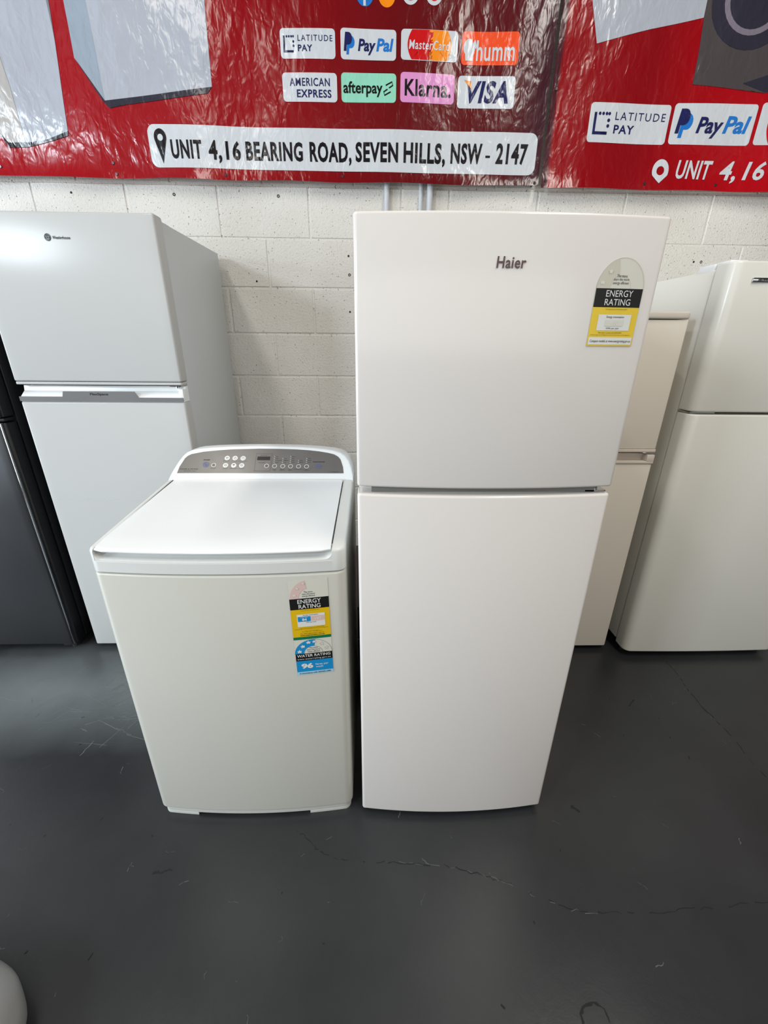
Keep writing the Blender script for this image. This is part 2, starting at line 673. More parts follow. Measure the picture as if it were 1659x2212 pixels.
def block_wall():
    bm = bmesh.new()
    g = 0.0035
    dep = 0.003
    rows = []
    zl = 1.769 - 0.2 * 8.845
    k = -13
    zs = [1.769 - 0.2 * i for i in range(9, -14, -1)]
    zs = [0.0] + [z for z in zs if 0.02 < z < ZC] + [ZC]
    for j in range(len(zs) - 1):
        z0, z1 = zs[j], zs[j + 1]
        idx = round((1.769 - z1) / 0.2)         # -1 for the course just under the banner
        odd = (idx % 2 == 0)
        xs = [XL]
        x = -0.684 - 0.4 * 14 + (0.2 if odd else 0)
        while x < 0.10:
            if x > XL + 0.02:
                xs.append(x)
            x += 0.4
        if xs[-1] < 0.02:
            xs.append(0.13)
        else:
            xs[-1] = 0.13
        x = 0.345 + (0.2 if odd else 0)
        while x < XR - 0.02:
            xs.append(x)
            x += 0.4
        xs.append(XR)
        for a, b in zip(xs[:-1], xs[1:]):
            o = [(a, z0), (b, z0), (b, z1), (a, z1)]
            i1 = [(a + g, z0 + g), (b - g, z0 + g), (b - g, z1 - g), (a + g, z1 - g)]
            i2 = [(a + g + 0.003, z0 + g + 0.003), (b - g - 0.003, z0 + g + 0.003), (b - g - 0.003, z1 - g - 0.003), (a + g + 0.003, z1 - g - 0.003)]
            vo = [bm.verts.new((p[0], WY + dep, p[1])) for p in o]
            v1 = [bm.verts.new((p[0], WY + dep, p[1])) for p in i1]
            jit = random.uniform(-0.0006, 0.0006)
            v2 = [bm.verts.new((p[0], WY + jit, p[1])) for p in i2]
            for q in range(4):
                r = (q + 1) % 4
                bm.faces.new((vo[q], vo[r], v1[r], v1[q]))
                bm.faces.new((v1[q], v1[r], v2[r], v2[q]))
            bm.faces.new(v2)
    back = box(XL, XR, WY + 0.02, WY + 0.2, 0, ZC)
    return join(bm, back)


wall = obj('wall_back', block_wall(), MW, kind='structure', sharp=20)
wall['label'] = 'white painted concrete block wall behind the appliances'
printed('drill_holes', [disc(x, z, 0.0045, n=12) for x, z in ((-0.547, 1.596), (-0.112, 1.705), (-0.11, 1.47), (-1.317, 1.929), (1.528, 1.702))] +
        [ring(x, z, 0.006, 0.003) for x, z in ((-0.873, 1.929), (-0.417, 1.93), (-0.109, 1.628), (1.564, 1.702))],
        lambda u, v, o: (u, WY - o, v), 0.0012, M_hole, wall)
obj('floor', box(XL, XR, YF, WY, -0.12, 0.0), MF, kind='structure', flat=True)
obj('ceiling', box(XL, XR, YF, WY, ZC, ZC + 0.1), M_ceil, kind='structure', flat=True)
obj('wall_left', box(XL - 0.15, XL, YF, WY, 0, ZC), M_plain, kind='structure', flat=True)
obj('wall_right', box(XR, XR + 0.15, YF, WY, 0, ZC), M_plain, kind='structure', flat=True)
obj('wall_front', box(XL, XR, YF - 0.15, YF, 0, ZC), M_plain, kind='structure', flat=True)
floor = bpy.data.objects['floor']


# cracks and scuffs in the floor paint
def jag(pts, t, jit, sub=7, gap=0.0):
    out = []
    for (a, b), (c, d) in zip(pts[:-1], pts[1:]):
        for i in range(sub):
            f = i / sub
            out.append((a + (c - a) * f + random.uniform(-jit, jit), b + (d - b) * f + random.uniform(-jit, jit)))
    out.append(pts[-1])
    v, f = line(out, t)
    v = [(p[0] + random.uniform(-t, t) * 0.45, p[1] + random.uniform(-t, t) * 0.45) for p in v]
    if gap:
        f = [q for q in f if random.random() > gap]
    return (v, f)


fs = lambda u, v, o: (u, v, o)
c1 = [(-0.227, 0.787), (-0.19, 0.765), (-0.153, 0.731), (-0.105, 0.709), (-0.021, 0.705), (0.069, 0.701), (0.196, 0.69), (0.294, 0.666), (0.364, 0.647), (0.422, 0.618), (0.501, 0.587), (0.581, 0.581), (0.697, 0.574), (0.798, 0.581), (0.898, 0.585), (1.026, 0.592), (1.3, 0.60)]
c2 = [(1.338, 1.493), (1.335, 1.4), (1.322, 1.307), (1.314, 1.204), (1.323, 1.098), (1.312, 0.944), (1.33, 0.8)]
ck = [jag(c1, 0.0016, 0.004, gap=0.35), jag(c2, 0.0022, 0.003, gap=0.35), jag([(-0.599, 0.691), (-0.575, 0.69), (-0.548, 0.696)], 0.004, 0.002),
      jag([(0.445, 0.395), (0.448, 0.41), (0.46, 0.422), (0.483, 0.426), (0.501, 0.416), (0.504, 0.395)], 0.004, 0.0006, 3),
      jag([(0.62, 0.84), (0.635, 0.825)], 0.007, 0.001), jag([(1.02, 1.22), (1.06, 1.25)], 0.003, 0.002)]
for _ in range(34):
    x, y = random.uniform(-1.3, 1.3), random.uniform(0.3, 1.3)
    a = random.uniform(0, PI)
    L = random.uniform(0.004, 0.014)
    ck.append(line([(x, y), (x + L * math.cos(a), y + L * math.sin(a))], random.uniform(0.002, 0.004)))
printed('cracks', ck, fs, 0.0006, M_crack, floor)
sc = [jag([(p[0] + 0.003, p[1] - 0.002) for p in c1[5:12]], 0.0014, 0.004, gap=0.55)]
dr = []
for _ in range(150):                                    # drag marks by the washing machine
    x, y = random.gauss(-0.92, 0.16), random.gauss(1.33, 0.13)
    a = random.choice([random.gauss(0.15, 0.12), random.gauss(0.9, 0.2), random.gauss(2.9, 0.15)])
    L = random.uniform(0.03, 0.16)
    dr.append(jag([(x, y), (x + L * math.cos(a), y + L * math.sin(a))], random.uniform(0.0005, 0.0014), 0.0015, 5))
for _ in range(90):
    x, y = random.uniform(-1.5, 1.4), random.uniform(0.25, 1.35)
    a = random.uniform(0, PI)
    L = random.uniform(0.004, 0.028)
    sc.append(jag([(x, y), (x + L * math.cos(a), y + L * math.sin(a))], random.uniform(0.0007, 0.0022), 0.002, 4))
printed('drag_marks', dr, fs, 0.0005, M_dust2, floor)
printed('scuff_marks', sc, fs, 0.0004, M_dust, floor)

# conduits running down the wall
for x, r, lb in ((0.063, 0.012, 'white painted conduit pipe, leftmost of three on the block wall'), (0.214, 0.009, 'thin white conduit pipe, middle of the three on the block wall'), (0.254, 0.0135, 'white conduit pipe, rightmost of three on the block wall')):
    t = thing('conduit_pipe', lb, 'pipe', (x, WY - r, 0.0), 'conduit pipes on the block wall')
    obj('pipe', cyl((x, WY - r, 0.0), (x, WY - r, 4.0), r), M_pipe, t)
    for z in (0.6, 1.4, 2.2, 3.2):
        obj('saddle_clip', join(box(x - r - 0.014, x + r + 0.014, WY - 0.002, WY - 0.0002, z - 0.009, z + 0.009), cyl((x, WY - r, z - 0.009), (x, WY - r, z + 0.009), r + 0.0015)), M_pipe, t)


# ------------------------------------------------------------------ banners
BY = 2.213


def drape(u, v):
    a = 0.0035 * math.sin(u * 7.3 + v * 2.1) + 0.0025 * math.sin(u * 15.1 - v * 5.0 + 1.3) + 0.002 * math.sin(v * 13 + u * 4)
    h = max(0.0, v - 1.97)
    a += 0.004 * math.exp(-h / 0.05) * math.sin(u * 12.5 + 0.6)          # scallops between the screws
    a -= 0.012 * math.exp(-h / 0.035)
    return a


def bsurf(u, v, o):
    return (u, BY + drape(u, v) - o, v)


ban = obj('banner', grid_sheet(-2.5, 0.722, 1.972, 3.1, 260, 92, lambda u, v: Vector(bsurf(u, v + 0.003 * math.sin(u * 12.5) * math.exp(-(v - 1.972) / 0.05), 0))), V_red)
tag(ban, 'creased red vinyl banner with a white address strip, left of the two on the wall', 'banner', 'red vinyl banners above the appliances')
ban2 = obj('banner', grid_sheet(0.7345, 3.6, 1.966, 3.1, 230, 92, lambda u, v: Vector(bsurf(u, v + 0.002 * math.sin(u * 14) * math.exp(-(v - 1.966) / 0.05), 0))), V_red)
tag(ban2, 'creased red vinyl banner with white address lettering, right of the two on the wall', 'banner', 'red vinyl banners above the appliances')
CUT = 0.03


def vp(name, shapes, lift, m, parent, label=None):
    return printed(name, shapes, bsurf, lift, m, parent, CUT, label)


def screws(parent, pts):
    for x, z in pts:
        p = Vector(bsurf(x, z, 0))
        obj('screw', join(cyl(p + Vector((0, -0.003, 0)), (p.x, WY + 0.004, p.z), 0.0035, n=12), cyl(p + Vector((0, -0.0035, 0)), p + Vector((0, -0.001, 0)), 0.005, 0.006, n=14)), M_badge, parent)


M_badge = I_badge
screws(ban, [(-1.558, 2.002), (-1.092, 2.024), (-1.084, 1.985), (-0.623, 1.987), (-0.129, 1.992), (0.706, 1.983)])
screws(ban2, [(0.752, 2.30), (0.752, 1.99), (1.191, 1.988), (1.513, 1.990)])

# printed refrigerators on the left banner
q = vp('printed_appliance_picture', [poly([(-1.62, 2.95), (-1.185, 2.95), (-1.235, 2.56), (-1.253, 2.128), (-1.349, 2.098), (-1.427, 2.086), (-1.503, 2.083), (-1.62, 2.19)])], 0.0012, V_pic, ban)
vp('side_panel', [poly([(-1.455, 2.40), (-1.44, 2.26), (-1.436, 2.089), (-1.503, 2.085), (-1.62, 2.20), (-1.62, 2.40)])], 0.002, V_pic3, q)
vp('base_strip', [poly([(-1.528, 2.119), (-1.507, 2.068), (-1.43, 2.073), (-1.33, 2.095), (-1.255, 2.113), (-1.252, 2.128), (-1.348, 2.100), (-1.427, 2.088), (-1.503, 2.085)])], 0.0026, V_black, q)
q = vp('printed_appliance_picture', [poly([(-1.085, 2.95), (-0.622, 2.95), (-0.642, 2.324), (-0.644, 2.278), (-1.077, 2.224), (-1.078, 2.39)])], 0.0012, V_pic, ban)
vp('side_panel', [poly([(-1.155, 2.95), (-1.083, 2.95), (-1.078, 2.39), (-1.077, 2.224), (-1.167, 2.355)])], 0.0014, V_pic2, q)
vp('base_strip', [poly([(-1.167, 2.357), (-1.077, 2.226), (-0.644, 2.278), (-0.665, 2.257), (-1.046, 2.209), (-1.063, 2.203), (-1.083, 2.222)])], 0.002, V_slate, q)
# round emblems at the top edge of the photo
for x, m in ((-0.028, V_sky), (0.056, V_orange), (0.147, V_white), (0.237, V_white)):
    z = 2.557 if m is not V_white else 2.566
    q = vp('round_emblem', [disc(x, z, 0.032)], 0.0012, m, ban)
    if m is V_sky:
        vp('lettering', [text('f', x - 0.010, z - 0.03, x + 0.012, z + 0.024, bold=0.03)], 0.002, V_white, q)
    if m is V_white:
        vp('lettering', [ring(x, z, 0.02, 0.005)], 0.002, V_cred, q)


def card(x0, z0, x1, z1, m, parent, label=None):
    return vp('payment_card', [rrect(x0, z0, x1, z1, 0.013)], 0.0012, m, parent, label)


def bracket_card(c, x, z, w, h, parent):
    """white card with a dotted square mark and two words"""
    sx, sz = x + w * 0.07, z + h * 0.24
    sw, shh = w * 0.17, h * 0.52
    t = w * 0.03
    dots = [line([(sx, sz + shh), (sx, sz), (sx + sw, sz)], t), rect(sx - t / 2, sz - t / 2, sx + sw, sz + t / 2)]
    dots += [rect(sx - t / 2, sz - t / 2, sx + t / 2, sz + shh)]
    dots += [disc(sx + sw * f, sz + shh - t * 0.4, t * 0.55, n=10) for f in (0.3, 0.55, 0.8, 1.0)]
    dots += [disc(sx + sw, sz + shh * f, t * 0.6, n=10) for f in (0.35, 0.62)]
    vp('card_mark', dots, 0.002, V_navy, c)
    vp('lettering', [text('LATITUDE', x + w * 0.32, z + h * 0.58, x + w * 0.95, z + h * 0.78, space=1.25)], 0.002, V_navy, c)
    vp('lettering', [text('PAY', x + w * 0.32, z + h * 0.24, x + w * 0.58, z + h * 0.46, bold=0.02, space=1.1)], 0.002, V_navy, c)


def double_p_card(c, x, z, w, h):
    def pshape(px, pz, pw, ph, k=0.2):
        sl = pw * k
        bowl = [(px + pw * 0.30 + sl * 0.4, pz + ph * 0.36)]
        pts = [(px, pz), (px + pw * 0.30, pz), (px + pw * 0.36, pz + ph * 0.34)]
        for i in range(9):
            a = -90 + 180 * i / 8
            pts.append((px + pw * 0.58 + pw * 0.42 * math.cos(math.radians(a)), pz + ph * 0.67 + ph * 0.33 * math.sin(math.radians(a))))
        pts.append((px + sl, pz + ph))
        return poly(pts)
    vp('card_mark', [pshape(x + w * 0.10, z + h * 0.16, w * 0.15, h * 0.6)], 0.0018, V_sky, c)
    vp('card_mark', [pshape(x + w * 0.055, z + h * 0.27, w * 0.15, h * 0.6)], 0.0026, V_navy, c)
    vp('lettering', [text('Pay', x + w * 0.31, z + h * 0.16, x + w * 0.63, z + h * 0.68, shear=0.18, bold=0.03)], 0.002, V_navy, c)
    vp('lettering', [text('Pal', x + w * 0.64, z + h * 0.285, x + w * 0.95, z + h * 0.71, shear=0.18, bold=0.03)], 0.002, V_sky, c)


def brackets_card(c, x, z, w, h):
    """white card with red and orange halves between white arcs"""
    def half(side):
        pts = []
        for i in range(13):
            zz = z + h * i / 12
            f = (i / 12 - 0.5) * 2
            e = 0.075 * (1 - f * f)
            xx = x + w * (0.19 - e) if side < 0 else x + w * (0.81 + e)
            pts.append((xx, zz))
        inner = []
        for i in range(8, -1, -1):
            k = 0.035 if i % 2 else -0.035
            base = 0.53
            inner.append((x + w * (base + k), z + h * i / 8))
            if i > 0:
                k2 = 0.035 if (i - 1) % 2 else -0.035
                inner.append((x + w * (base + k), z + h * (i - 0.5) / 8))
                inner.append((x + w * (base + k2), z + h * (i - 0.5) / 8))
        return poly(pts + inner)
    vp('card_mark', [half(-1)], 0.0018, V_cred, c)
    vp('card_mark', [half(1)], 0.0018, V_orange, c)
    vp('lettering', [text('MasterCard', x + w * 0.14, z + h * 0.34, x + w * 0.86, z + h * 0.66, shear=0.12, bold=0.012, space=1.1)], 0.0026, V_white, c)


X1, W1 = -0.360, 0.216
c = card(-0.360, 2.369, -0.145, 2.458, V_white, ban)
bracket_card(c, -0.360, 2.369, 0.215, 0.089, ban)
c = card(-0.124, 2.370, 0.094, 2.462, V_white, ban)
double_p_card(c, -0.124, 2.370, 0.218, 0.092)
c = card(0.113, 2.374, 0.338, 2.466, V_white, ban)
brackets_card(c, 0.113, 2.376, 0.225, 0.089)
c = card(0.355, 2.368, 0.581, 2.467, V_hum, ban, 'orange red payment card')
hx, hz = 0.385, 2.417
vp('card_mark', [merge(disc(hx, hz + 0.003, 0.0235, 0.026, a0=68, a1=352), poly([(hx - 0.013, hz - 0.036), (hx + 0.016, hz - 0.036), (hx + 0.018, hz - 0.012), (hx - 0.016, hz - 0.012)]))], 0.002, V_white, c)
vp('card_mark', [poly([(hx + 0.006, hz + 0.004), (hx + 0.022, hz + 0.027), (hx + 0.030, hz + 0.008), (hx + 0.027, hz + 0.000)])], 0.002, V_white, c)
vp('lettering', [text('humm', 0.414, 2.380, 0.566, 2.442, bold=0.015, space=1.06)], 0.002, V_white, c)
c = card(-0.361, 2.239, -0.142, 2.328, V_white, ban)
vp('lettering', [text('AMERICAN', -0.332, 2.287, -0.171, 2.312, bold=0.012, space=1.12)], 0.002, V_navy, c)
vp('lettering', [text('EXPRESS', -0.305, 2.252, -0.166, 2.277, bold=0.022, space=1.1)], 0.002, V_navy, c)
c = card(-0.125, 2.240, 0.096, 2.331, V_mint, ban, 'mint green payment card')
vp('lettering', [text('afterpay', -0.117, 2.257, 0.041, 2.305, bold=0.02)], 0.002, V_black, c)
ax, az = 0.064, 2.284
vp('card_mark', [line([(ax - 0.003, az - 0.002), (ax - 0.018, az - 0.010), (ax - 0.015, az - 0.021), (ax + 0.010, az - 0.010)], 0.0045), line([(ax + 0.003, az + 0.002), (ax + 0.018, az + 0.010), (ax + 0.015, az + 0.021), (ax - 0.010, az + 0.010)], 0.0045)], 0.002, V_black, c)
c = card(0.113, 2.243, 0.334, 2.337, V_pink, ban, 'pink payment card')
vp('lettering', [text('Klarna.', 0.131, 2.263, 0.320, 2.316, bold=0.022, space=1.08)], 0.002, V_black, c)
c = card(0.348, 2.232, 0.581, 2.335, V_white, ban)
vp('lettering', [text('VISA', 0.385, 2.248, 0.556, 2.320, shear=0.22, bold=0.035, space=1.1)], 0.002, V_navy, c)
vp('card_mark', [poly([(0.372, 2.322), (0.398, 2.318), (0.405, 2.292)])], 0.0026, V_orange, c)


def pin(cx, z0, z1, rx, shapes):
    rz = rx * 1.15
    zc = z1 - rz
    pts = [(cx, z0)]
    for i in range(25):
        a = math.radians(-25 + 230 * i / 24)
        pts.append((cx + rx * math.cos(a), zc + rz * math.sin(a)))
    # split round the hole so the eye stays open
    v, f = [], []
    n = 40

    outer = []
    for i in range(n):
        a = 2 * PI * i / n - PI / 2
        best = None
        dx, dz = math.cos(a), math.sin(a)
        for (x1, y1), (x2, y2) in zip(pts, pts[1:] + pts[:1]):
            ex, ez = x2 - x1, y2 - y1
            det = dx * (-ez) - dz * (-ex)
            if abs(det) < 1e-12:
                continue
            t = ((x1 - cx) * (-ez) - (y1 - zc) * (-ex)) / det
            s = (dx * (y1 - zc) - dz * (x1 - cx)) / det
            if t > 0 and -1e-6 <= s <= 1 + 1e-6 and (best is None or t > best):
                best = t
        outer.append((cx + dx * best, zc + dz * best))
    hr = rx * 0.46
    for i in range(n):
        a = 2 * PI * i / n - PI / 2
        v += [outer[i], (cx + hr * math.cos(a), zc + hr * math.sin(a))]
    for i in range(n):
        j = (i + 1) % n
        f.append([2 * i, 2 * j, 2 * j + 1, 2 * i + 1])
    shapes.append((v, f))
    return shapes


q = vp('address_strip', [rrect(-0.929, 2.011, 0.700, 2.156, 0.03)], 0.0012, V_white, ban, 'white address strip')
vp('location_pin', pin(-0.879, 2.024, 2.142, 0.0255, []), 0.002, V_black, q)
bx0, bx1 = -0.840, 0.662
words = [('UNIT', 372, 437), ('4,', 451, 478), ('16', 487, 518), ('BEARING', 529, 651), ('ROAD,', 666, 756), ('SEVEN', 765, 857), ('HILLS,', 869, 960), ('NSW', 972, 1040), ('-', 1048, 1058), ('2147', 1071, 1140)]
for wd, a, b in words:
    xa = bx0 + (bx1 - bx0) * (a - 372) / 768.0
    xb = bx0 + (bx1 - bx0) * (b - 372) / 768.0
    fz = (a - 372) / 768.0
    z0, z1 = 2.041 + 0.006 * fz, 2.106 + 0.014 * fz
    if wd.endswith(','):
        z0 -= 0.013
    if wd == '-':
        z0, z1 = z0 + 0.022, z0 + 0.030
    vp('lettering', [text(wd, xa, z0, xb, z1, bold=0.034 if wd != '-' else 0, space=1.11)], 0.002, V_black, q)

# the right banner
q = vp('printed_appliance_picture', [poly([(0.765, 2.80), (0.889, 2.438), (1.087, 2.483), (1.301, 2.526), (1.301, 2.86), (0.80, 2.86)])], 0.0012, V_pic, ban2)
q = vp('printed_appliance_picture', [poly([(1.302, 2.90), (1.302, 2.521), (1.309, 2.427), (1.312, 2.325), (1.517, 2.318), (1.62, 2.302), (1.98, 2.36), (1.98, 2.90)])], 0.0014, V_dgrey, ban2)
vp('side_panel', [poly([(1.517, 2.33), (1.62, 2.304), (1.98, 2.362), (1.98, 2.42), (1.62, 2.36)])], 0.002, V_slate, q)
vp('door_ring', [ring(1.49, 2.585, 0.17, 0.05, 0.155, tz=0.045)], 0.0024, V_slate, q)
vp('door_ring', [ring(1.49, 2.585, 0.122, 0.02, 0.112, tz=0.018)], 0.003, V_lens, q)
vp('door_lens', [disc(1.49, 2.585, 0.105, 0.095)], 0.0024, V_slate, q)
c = card(0.905, 2.128, 1.248, 2.260, V_white, ban2)
bracket_card(c, 0.905, 2.128, 0.343, 0.132, ban2)
c = card(1.262, 2.130, 1.612, 2.266, V_white, ban2)
double_p_card(c, 1.262, 2.130, 0.350, 0.136)
c = card(1.628, 2.132, 1.978, 2.272, V_white, ban2)
brackets_card(c, 1.628, 2.134, 0.350, 0.136)
vp('location_pin', pin(1.252, 1.990, 2.078, 0.036, []), 0.002, V_white, ban2)
for wd, xa, xb in (('UNIT', 1.322, 1.482), ('4,', 1.520, 1.592), ('16', 1.622, 1.712), ('BEARING', 1.745, 2.04), ('ROAD,', 2.075, 2.29)):
    vp('lettering', [text(wd, xa, 2.008 - (0.012 if ',' in wd else 0), xb, 2.076, shear=0.2, bold=0.024, space=1.06)], 0.002, V_white, ban2)


# ------------------------------------------------------------------ tall white refrigerator in front
def foot(x, y, h, r=0.018):
    return join(cyl((x, y, 0), (x, y, h), r, r * 0.8), cyl((x, y, h * 0.3), (x, y, h + 0.01), r * 0.5))


HX0, HX1, HY, HB = -0.033, 0.512, 0.834, 0.018
t = thing('refrigerator', 'tall glossy white top-freezer refrigerator with bowed doors and a yellow energy label', 'refrigerator', (0.24, 1.11, 0), 'white and grey refrigerators in the shop')
HT = t
hsurf = lambda u, v, o: (u, HY - HB * (1 - ((u - (HX0 + HX1) / 2) / ((HX1 - HX0) / 2)) ** 2) - o, v)
obj('cabinet', box(HX0 + 0.002, HX1 - 0.002, HY + 0.062, 1.385, 0.035, 1.535, 0.004), M_haier_cab, t)
hplan = plan(HX0, HX1, HY, HY + 0.052, HB, 0.008)
d1 = obj('freezer_door', slab(hplan, 1.056, 1.541, 0.005), M_haier, t)
d2 = obj('fridge_door', slab(hplan, 0.022, 1.040, 0.005), M_haier, t)
obj('door_gasket', box(HX0 + 0.018, HX1 - 0.018, HY + 0.050, HY + 0.066, 1.062, 1.530), M_gask, t)
obj('door_gasket', box(HX0 + 0.018, HX1 - 0.018, HY + 0.050, HY + 0.066, 0.045, 1.036), M_gask, t)
obj('grip_recess', box(HX0 + 0.03, HX1 - 0.03, HY + 0.012, HY + 0.056, 1.0405, 1.0555), M_gask, t)
obj('hinge', join(box(HX1 - 0.05, HX1 - 0.005, HY + 0.012, HY + 0.07, 1.0402, 1.0440), cyl((HX1 - 0.025, HY + 0.025, 1.036), (HX1 - 0.025, HY + 0.025, 1.060), 0.007)), M_chrome, t)
obj('hinge_cover', box(HX1 - 0.09, HX1 - 0.01, HY + 0.055, HY + 0.14, 1.532, 1.548, 0.004), M_haier_cab, t)
for x in (HX0 + 0.05, HX1 - 0.05):
    for y in (HY + 0.1, 1.34):
        obj('foot', foot(x, y, 0.036), M_blkmat, t)
printed('nameplate', [text('Haier', 0.212, 1.4575, 0.263, 1.4755, shear=0.06, bold=0.02, space=1.08)], hsurf, 0.0012, I_badge, d1, 0.02)

# its energy label
lb = printed('energy_label', [poly([(0.395, 1.335), (0.484, 1.335), (0.484, 1.430)] + [(0.4395 + 0.0445 * math.cos(PI * i / 24), 1.430 + 0.048 * math.sin(PI * i / 24)) for i in range(25)] + [(0.395, 1.430)])], hsurf, 0.0008, I_cream, HT, 0.02, 'yellow black and cream energy rating label')
printed('printed_arc', [ring(0.4395, 1.430, 0.044, 0.024, 0.0475, n=24, a0=105, a1=180, tz=0.026)], hsurf, 0.0012, I_tan, lb, 0.02)
printed('printed_star', [star(0.405, 1.439, 0.005), star(0.417, 1.456, 0.005)], hsurf, 0.0015, I_cream, lb, 0.02)
printed('printed_arc', [ring(0.4395, 1.430, 0.0445, 0.0006, 0.048, a0=0, a1=180), ring(0.4395, 1.430, 0.0195, 0.0006, 0.021, a0=0, a1=100)], hsurf, 0.0013, I_tan, lb, 0.02)
printed('lettering', [text('The more', 0.4295, 1.4475, 0.4490, 1.4520), text('stars the more', 0.4245, 1.4425, 0.4535, 1.4465), text('energy efficient', 0.4240, 1.4355, 0.4540, 1.4410)], hsurf, 0.0014, I_black, lb, 0.02)
printed('printed_band', [rect(0.395, 1.400, 0.484, 1.430)], hsurf, 0.0013, I_black, lb, 0.02)
printed('lettering', [text('ENERGY', 0.4150, 1.4168, 0.4660, 1.4272), text('RATING', 0.4150, 1.4030, 0.4640, 1.4134)], hsurf, 0.0018, I_white, lb, 0.02)
printed('printed_band', [rect(0.395, 1.335, 0.484, 1.400)], hsurf, 0.0011, I_yellow2, lb, 0.02)
printed('printed_box', [rect(0.4085, 1.3615, 0.4720, 1.3880), rect(0.397, 1.3375, 0.482, 1.3500)], hsurf, 0.0015, I_white, lb, 0.02)
printed('lettering', [text('Energy consumption', 0.4240, 1.3815, 0.4580, 1.3862), text('kWh per year', 0.4270, 1.3630, 0.4520, 1.3670), text('Compare models at www.energyrating.gov.au', 0.4000, 1.3405, 0.4800, 1.3460), text('A joint government and industry program', 0.4190, 1.3955, 0.4610, 1.3978), text('When tested in accordance with AS/NZS 4474.2', 0.4130, 1.3568, 0.4590, 1.3590), text('Actual energy use will depend on where and how you use the appliance', 0.3990, 1.3530, 0.4760, 1.3550)], hsurf, 0.0019, I_black, lb, 0.02)
printed('printed_box', [rect(0.4230, 1.3690, 0.4580, 1.3795)], hsurf, 0.0019, I_cream, lb, 0.02)
printed('lettering', [text('410', 0.4340, 1.3705, 0.4480, 1.3780)], hsurf, 0.0022, I_white, lb, 0.02)

# ------------------------------------------------------------------ top-loading washing machine
WX0, WX1, WYF, WB = -0.641, -0.063, 0.843, 0.018
WBK = 1.405
t = thing('washing_machine', 'white top-loading washing machine with grey control panel and two rating labels', 'washing machine', (-0.352, 1.12, 0))
wsurf0 = lambda u, v, o: (u, WYF - WB * (1 - ((u - (WX0 + WX1) / 2) / ((WX1 - WX0) / 2)) ** 2) - o, v)
wplan = plan(WX0, WX1, WYF, WBK, WB, 0.022)
body = obj('body_panel', slab(wplan, 0.032, 0.8455, 0.006), M_wash, t)
sk = plan(WX0 + 0.006, WX1 - 0.006, WYF + 0.006, WBK - 0.02, WB, 0.02)
sk2 = plan(WX0 + 0.006, WX1 - 0.006, WYF + 0.006, WYF + 0.08, WB, 0.02)
obj('base_skirt', join(slab(sk, 0.012, 0.033, 0.001),
                       slab(clip(sk2, -0.53, True), 0.0, 0.0125, 0.001), slab(clip(sk2, -0.192, False), 0.0, 0.0125, 0.001),
                       box(WX0 + 0.03, WX1 - 0.03, WBK - 0.12, WBK - 0.04, 0.0, 0.014, 0.001)), M_skirt, t)
# deck: rises from the front lip to the foot of the console, with a well for the lid
DF = 0.905


def deck_top(y):
    return DF + (0.933 - DF) * max(0, min(1, (y - WYF) / (1.27 - WYF)))


LX0, LX1 = -0.624, -0.096


def deck():
    dp = plan(WX0, WX1, WYF, WBK, WB, 0.022)
    parts = [slab(clip(clip(dp, LX0 - 0.002, False), LX1 + 0.003, True), 0.8495, 0.876, 0)]
    for xe, less in ((LX0 - 0.002, True), (LX1 + 0.003, False)):       # rails on either side of the lid
        rp_ = clip(dp, xe, less)
        dense = []
        for (ax, ay), (bx, by) in zip(rp_, rp_[1:] + rp_[:1]):
            n_ = max(1, int(abs(by - ay) / 0.05))
            dense += [(ax + (bx - ax) * i / n_, ay + (by - ay) * i / n_) for i in range(n_)]
        cx_ = sum(p[0] for p in dense) / len(dense)
        ins = lambda p, d: (p[0] + d if p[0] < xe - 0.001 and less else (p[0] - d if p[0] > xe + 0.001 and not less else p[0]), p[1] + (d if p[1] < WYF + 0.03 else 0))
        parts.append(loft([[(x, y, 0.8495) for x, y in dense], [(x, y, deck_top(y) - 0.007) for x, y in dense],
                           [(*ins(p, 0.0015), deck_top(p[1]) - 0.003) for p in dense], [(*ins(p, 0.004), deck_top(p[1]) - 0.0006) for p in dense], [(*ins(p, 0.008), deck_top(p[1])) for p in dense]]))
    # finger scoop under the lid lip, its ends swept up into the rails
    n = 220
    prof = [(0.0005, 0.876), (0.001, 0.8795), (0.004, 0.8815), (0.012, 0.8835), (0.022, 0.888), (0.028, 0.8945), (0.031, 0.903)]
    rows = []
    for i in range(n + 1):
        x = LX0 - 0.003 + (LX1 - LX0 + 0.007) * i / n
        f = (x - (WX0 + WX1) / 2) / ((WX1 - WX0) / 2)
        y0 = WYF - WB * (1 - f * f)
        e = min(x - LX0 + 0.003, LX1 + 0.004 - x)
        r_ = 0.020
        up_ = r_ - math.sqrt(max(0, r_ * r_ - (r_ - min(e, r_)) ** 2))
        rows.append([(x, y0 + dy, min(0.9035, z + (up_ if k > 0 else 0))) for k, (dy, z) in enumerate(prof)])
    bm = bmesh.new()
    g_ = [[bm.verts.new(p) for p in r] for r in rows]
    for i in range(n):
        for k in range(len(prof) - 1):
            bm.faces.new((g_[i][k], g_[i + 1][k], g_[i + 1][k + 1], g_[i][k + 1]))
    parts.append(bm)
    parts.append(box(LX0 - 0.01, LX1 + 0.01, 1.262, WBK, 0.87, 0.9335, 0.002))
    return join(*parts)


obj('top_deck', deck(), M_deck, t)
obj('lid_well', box(LX0 - 0.001, LX1 + 0.0015, WYF + 0.03, 1.262, 0.882, 0.890), M_gask, t)


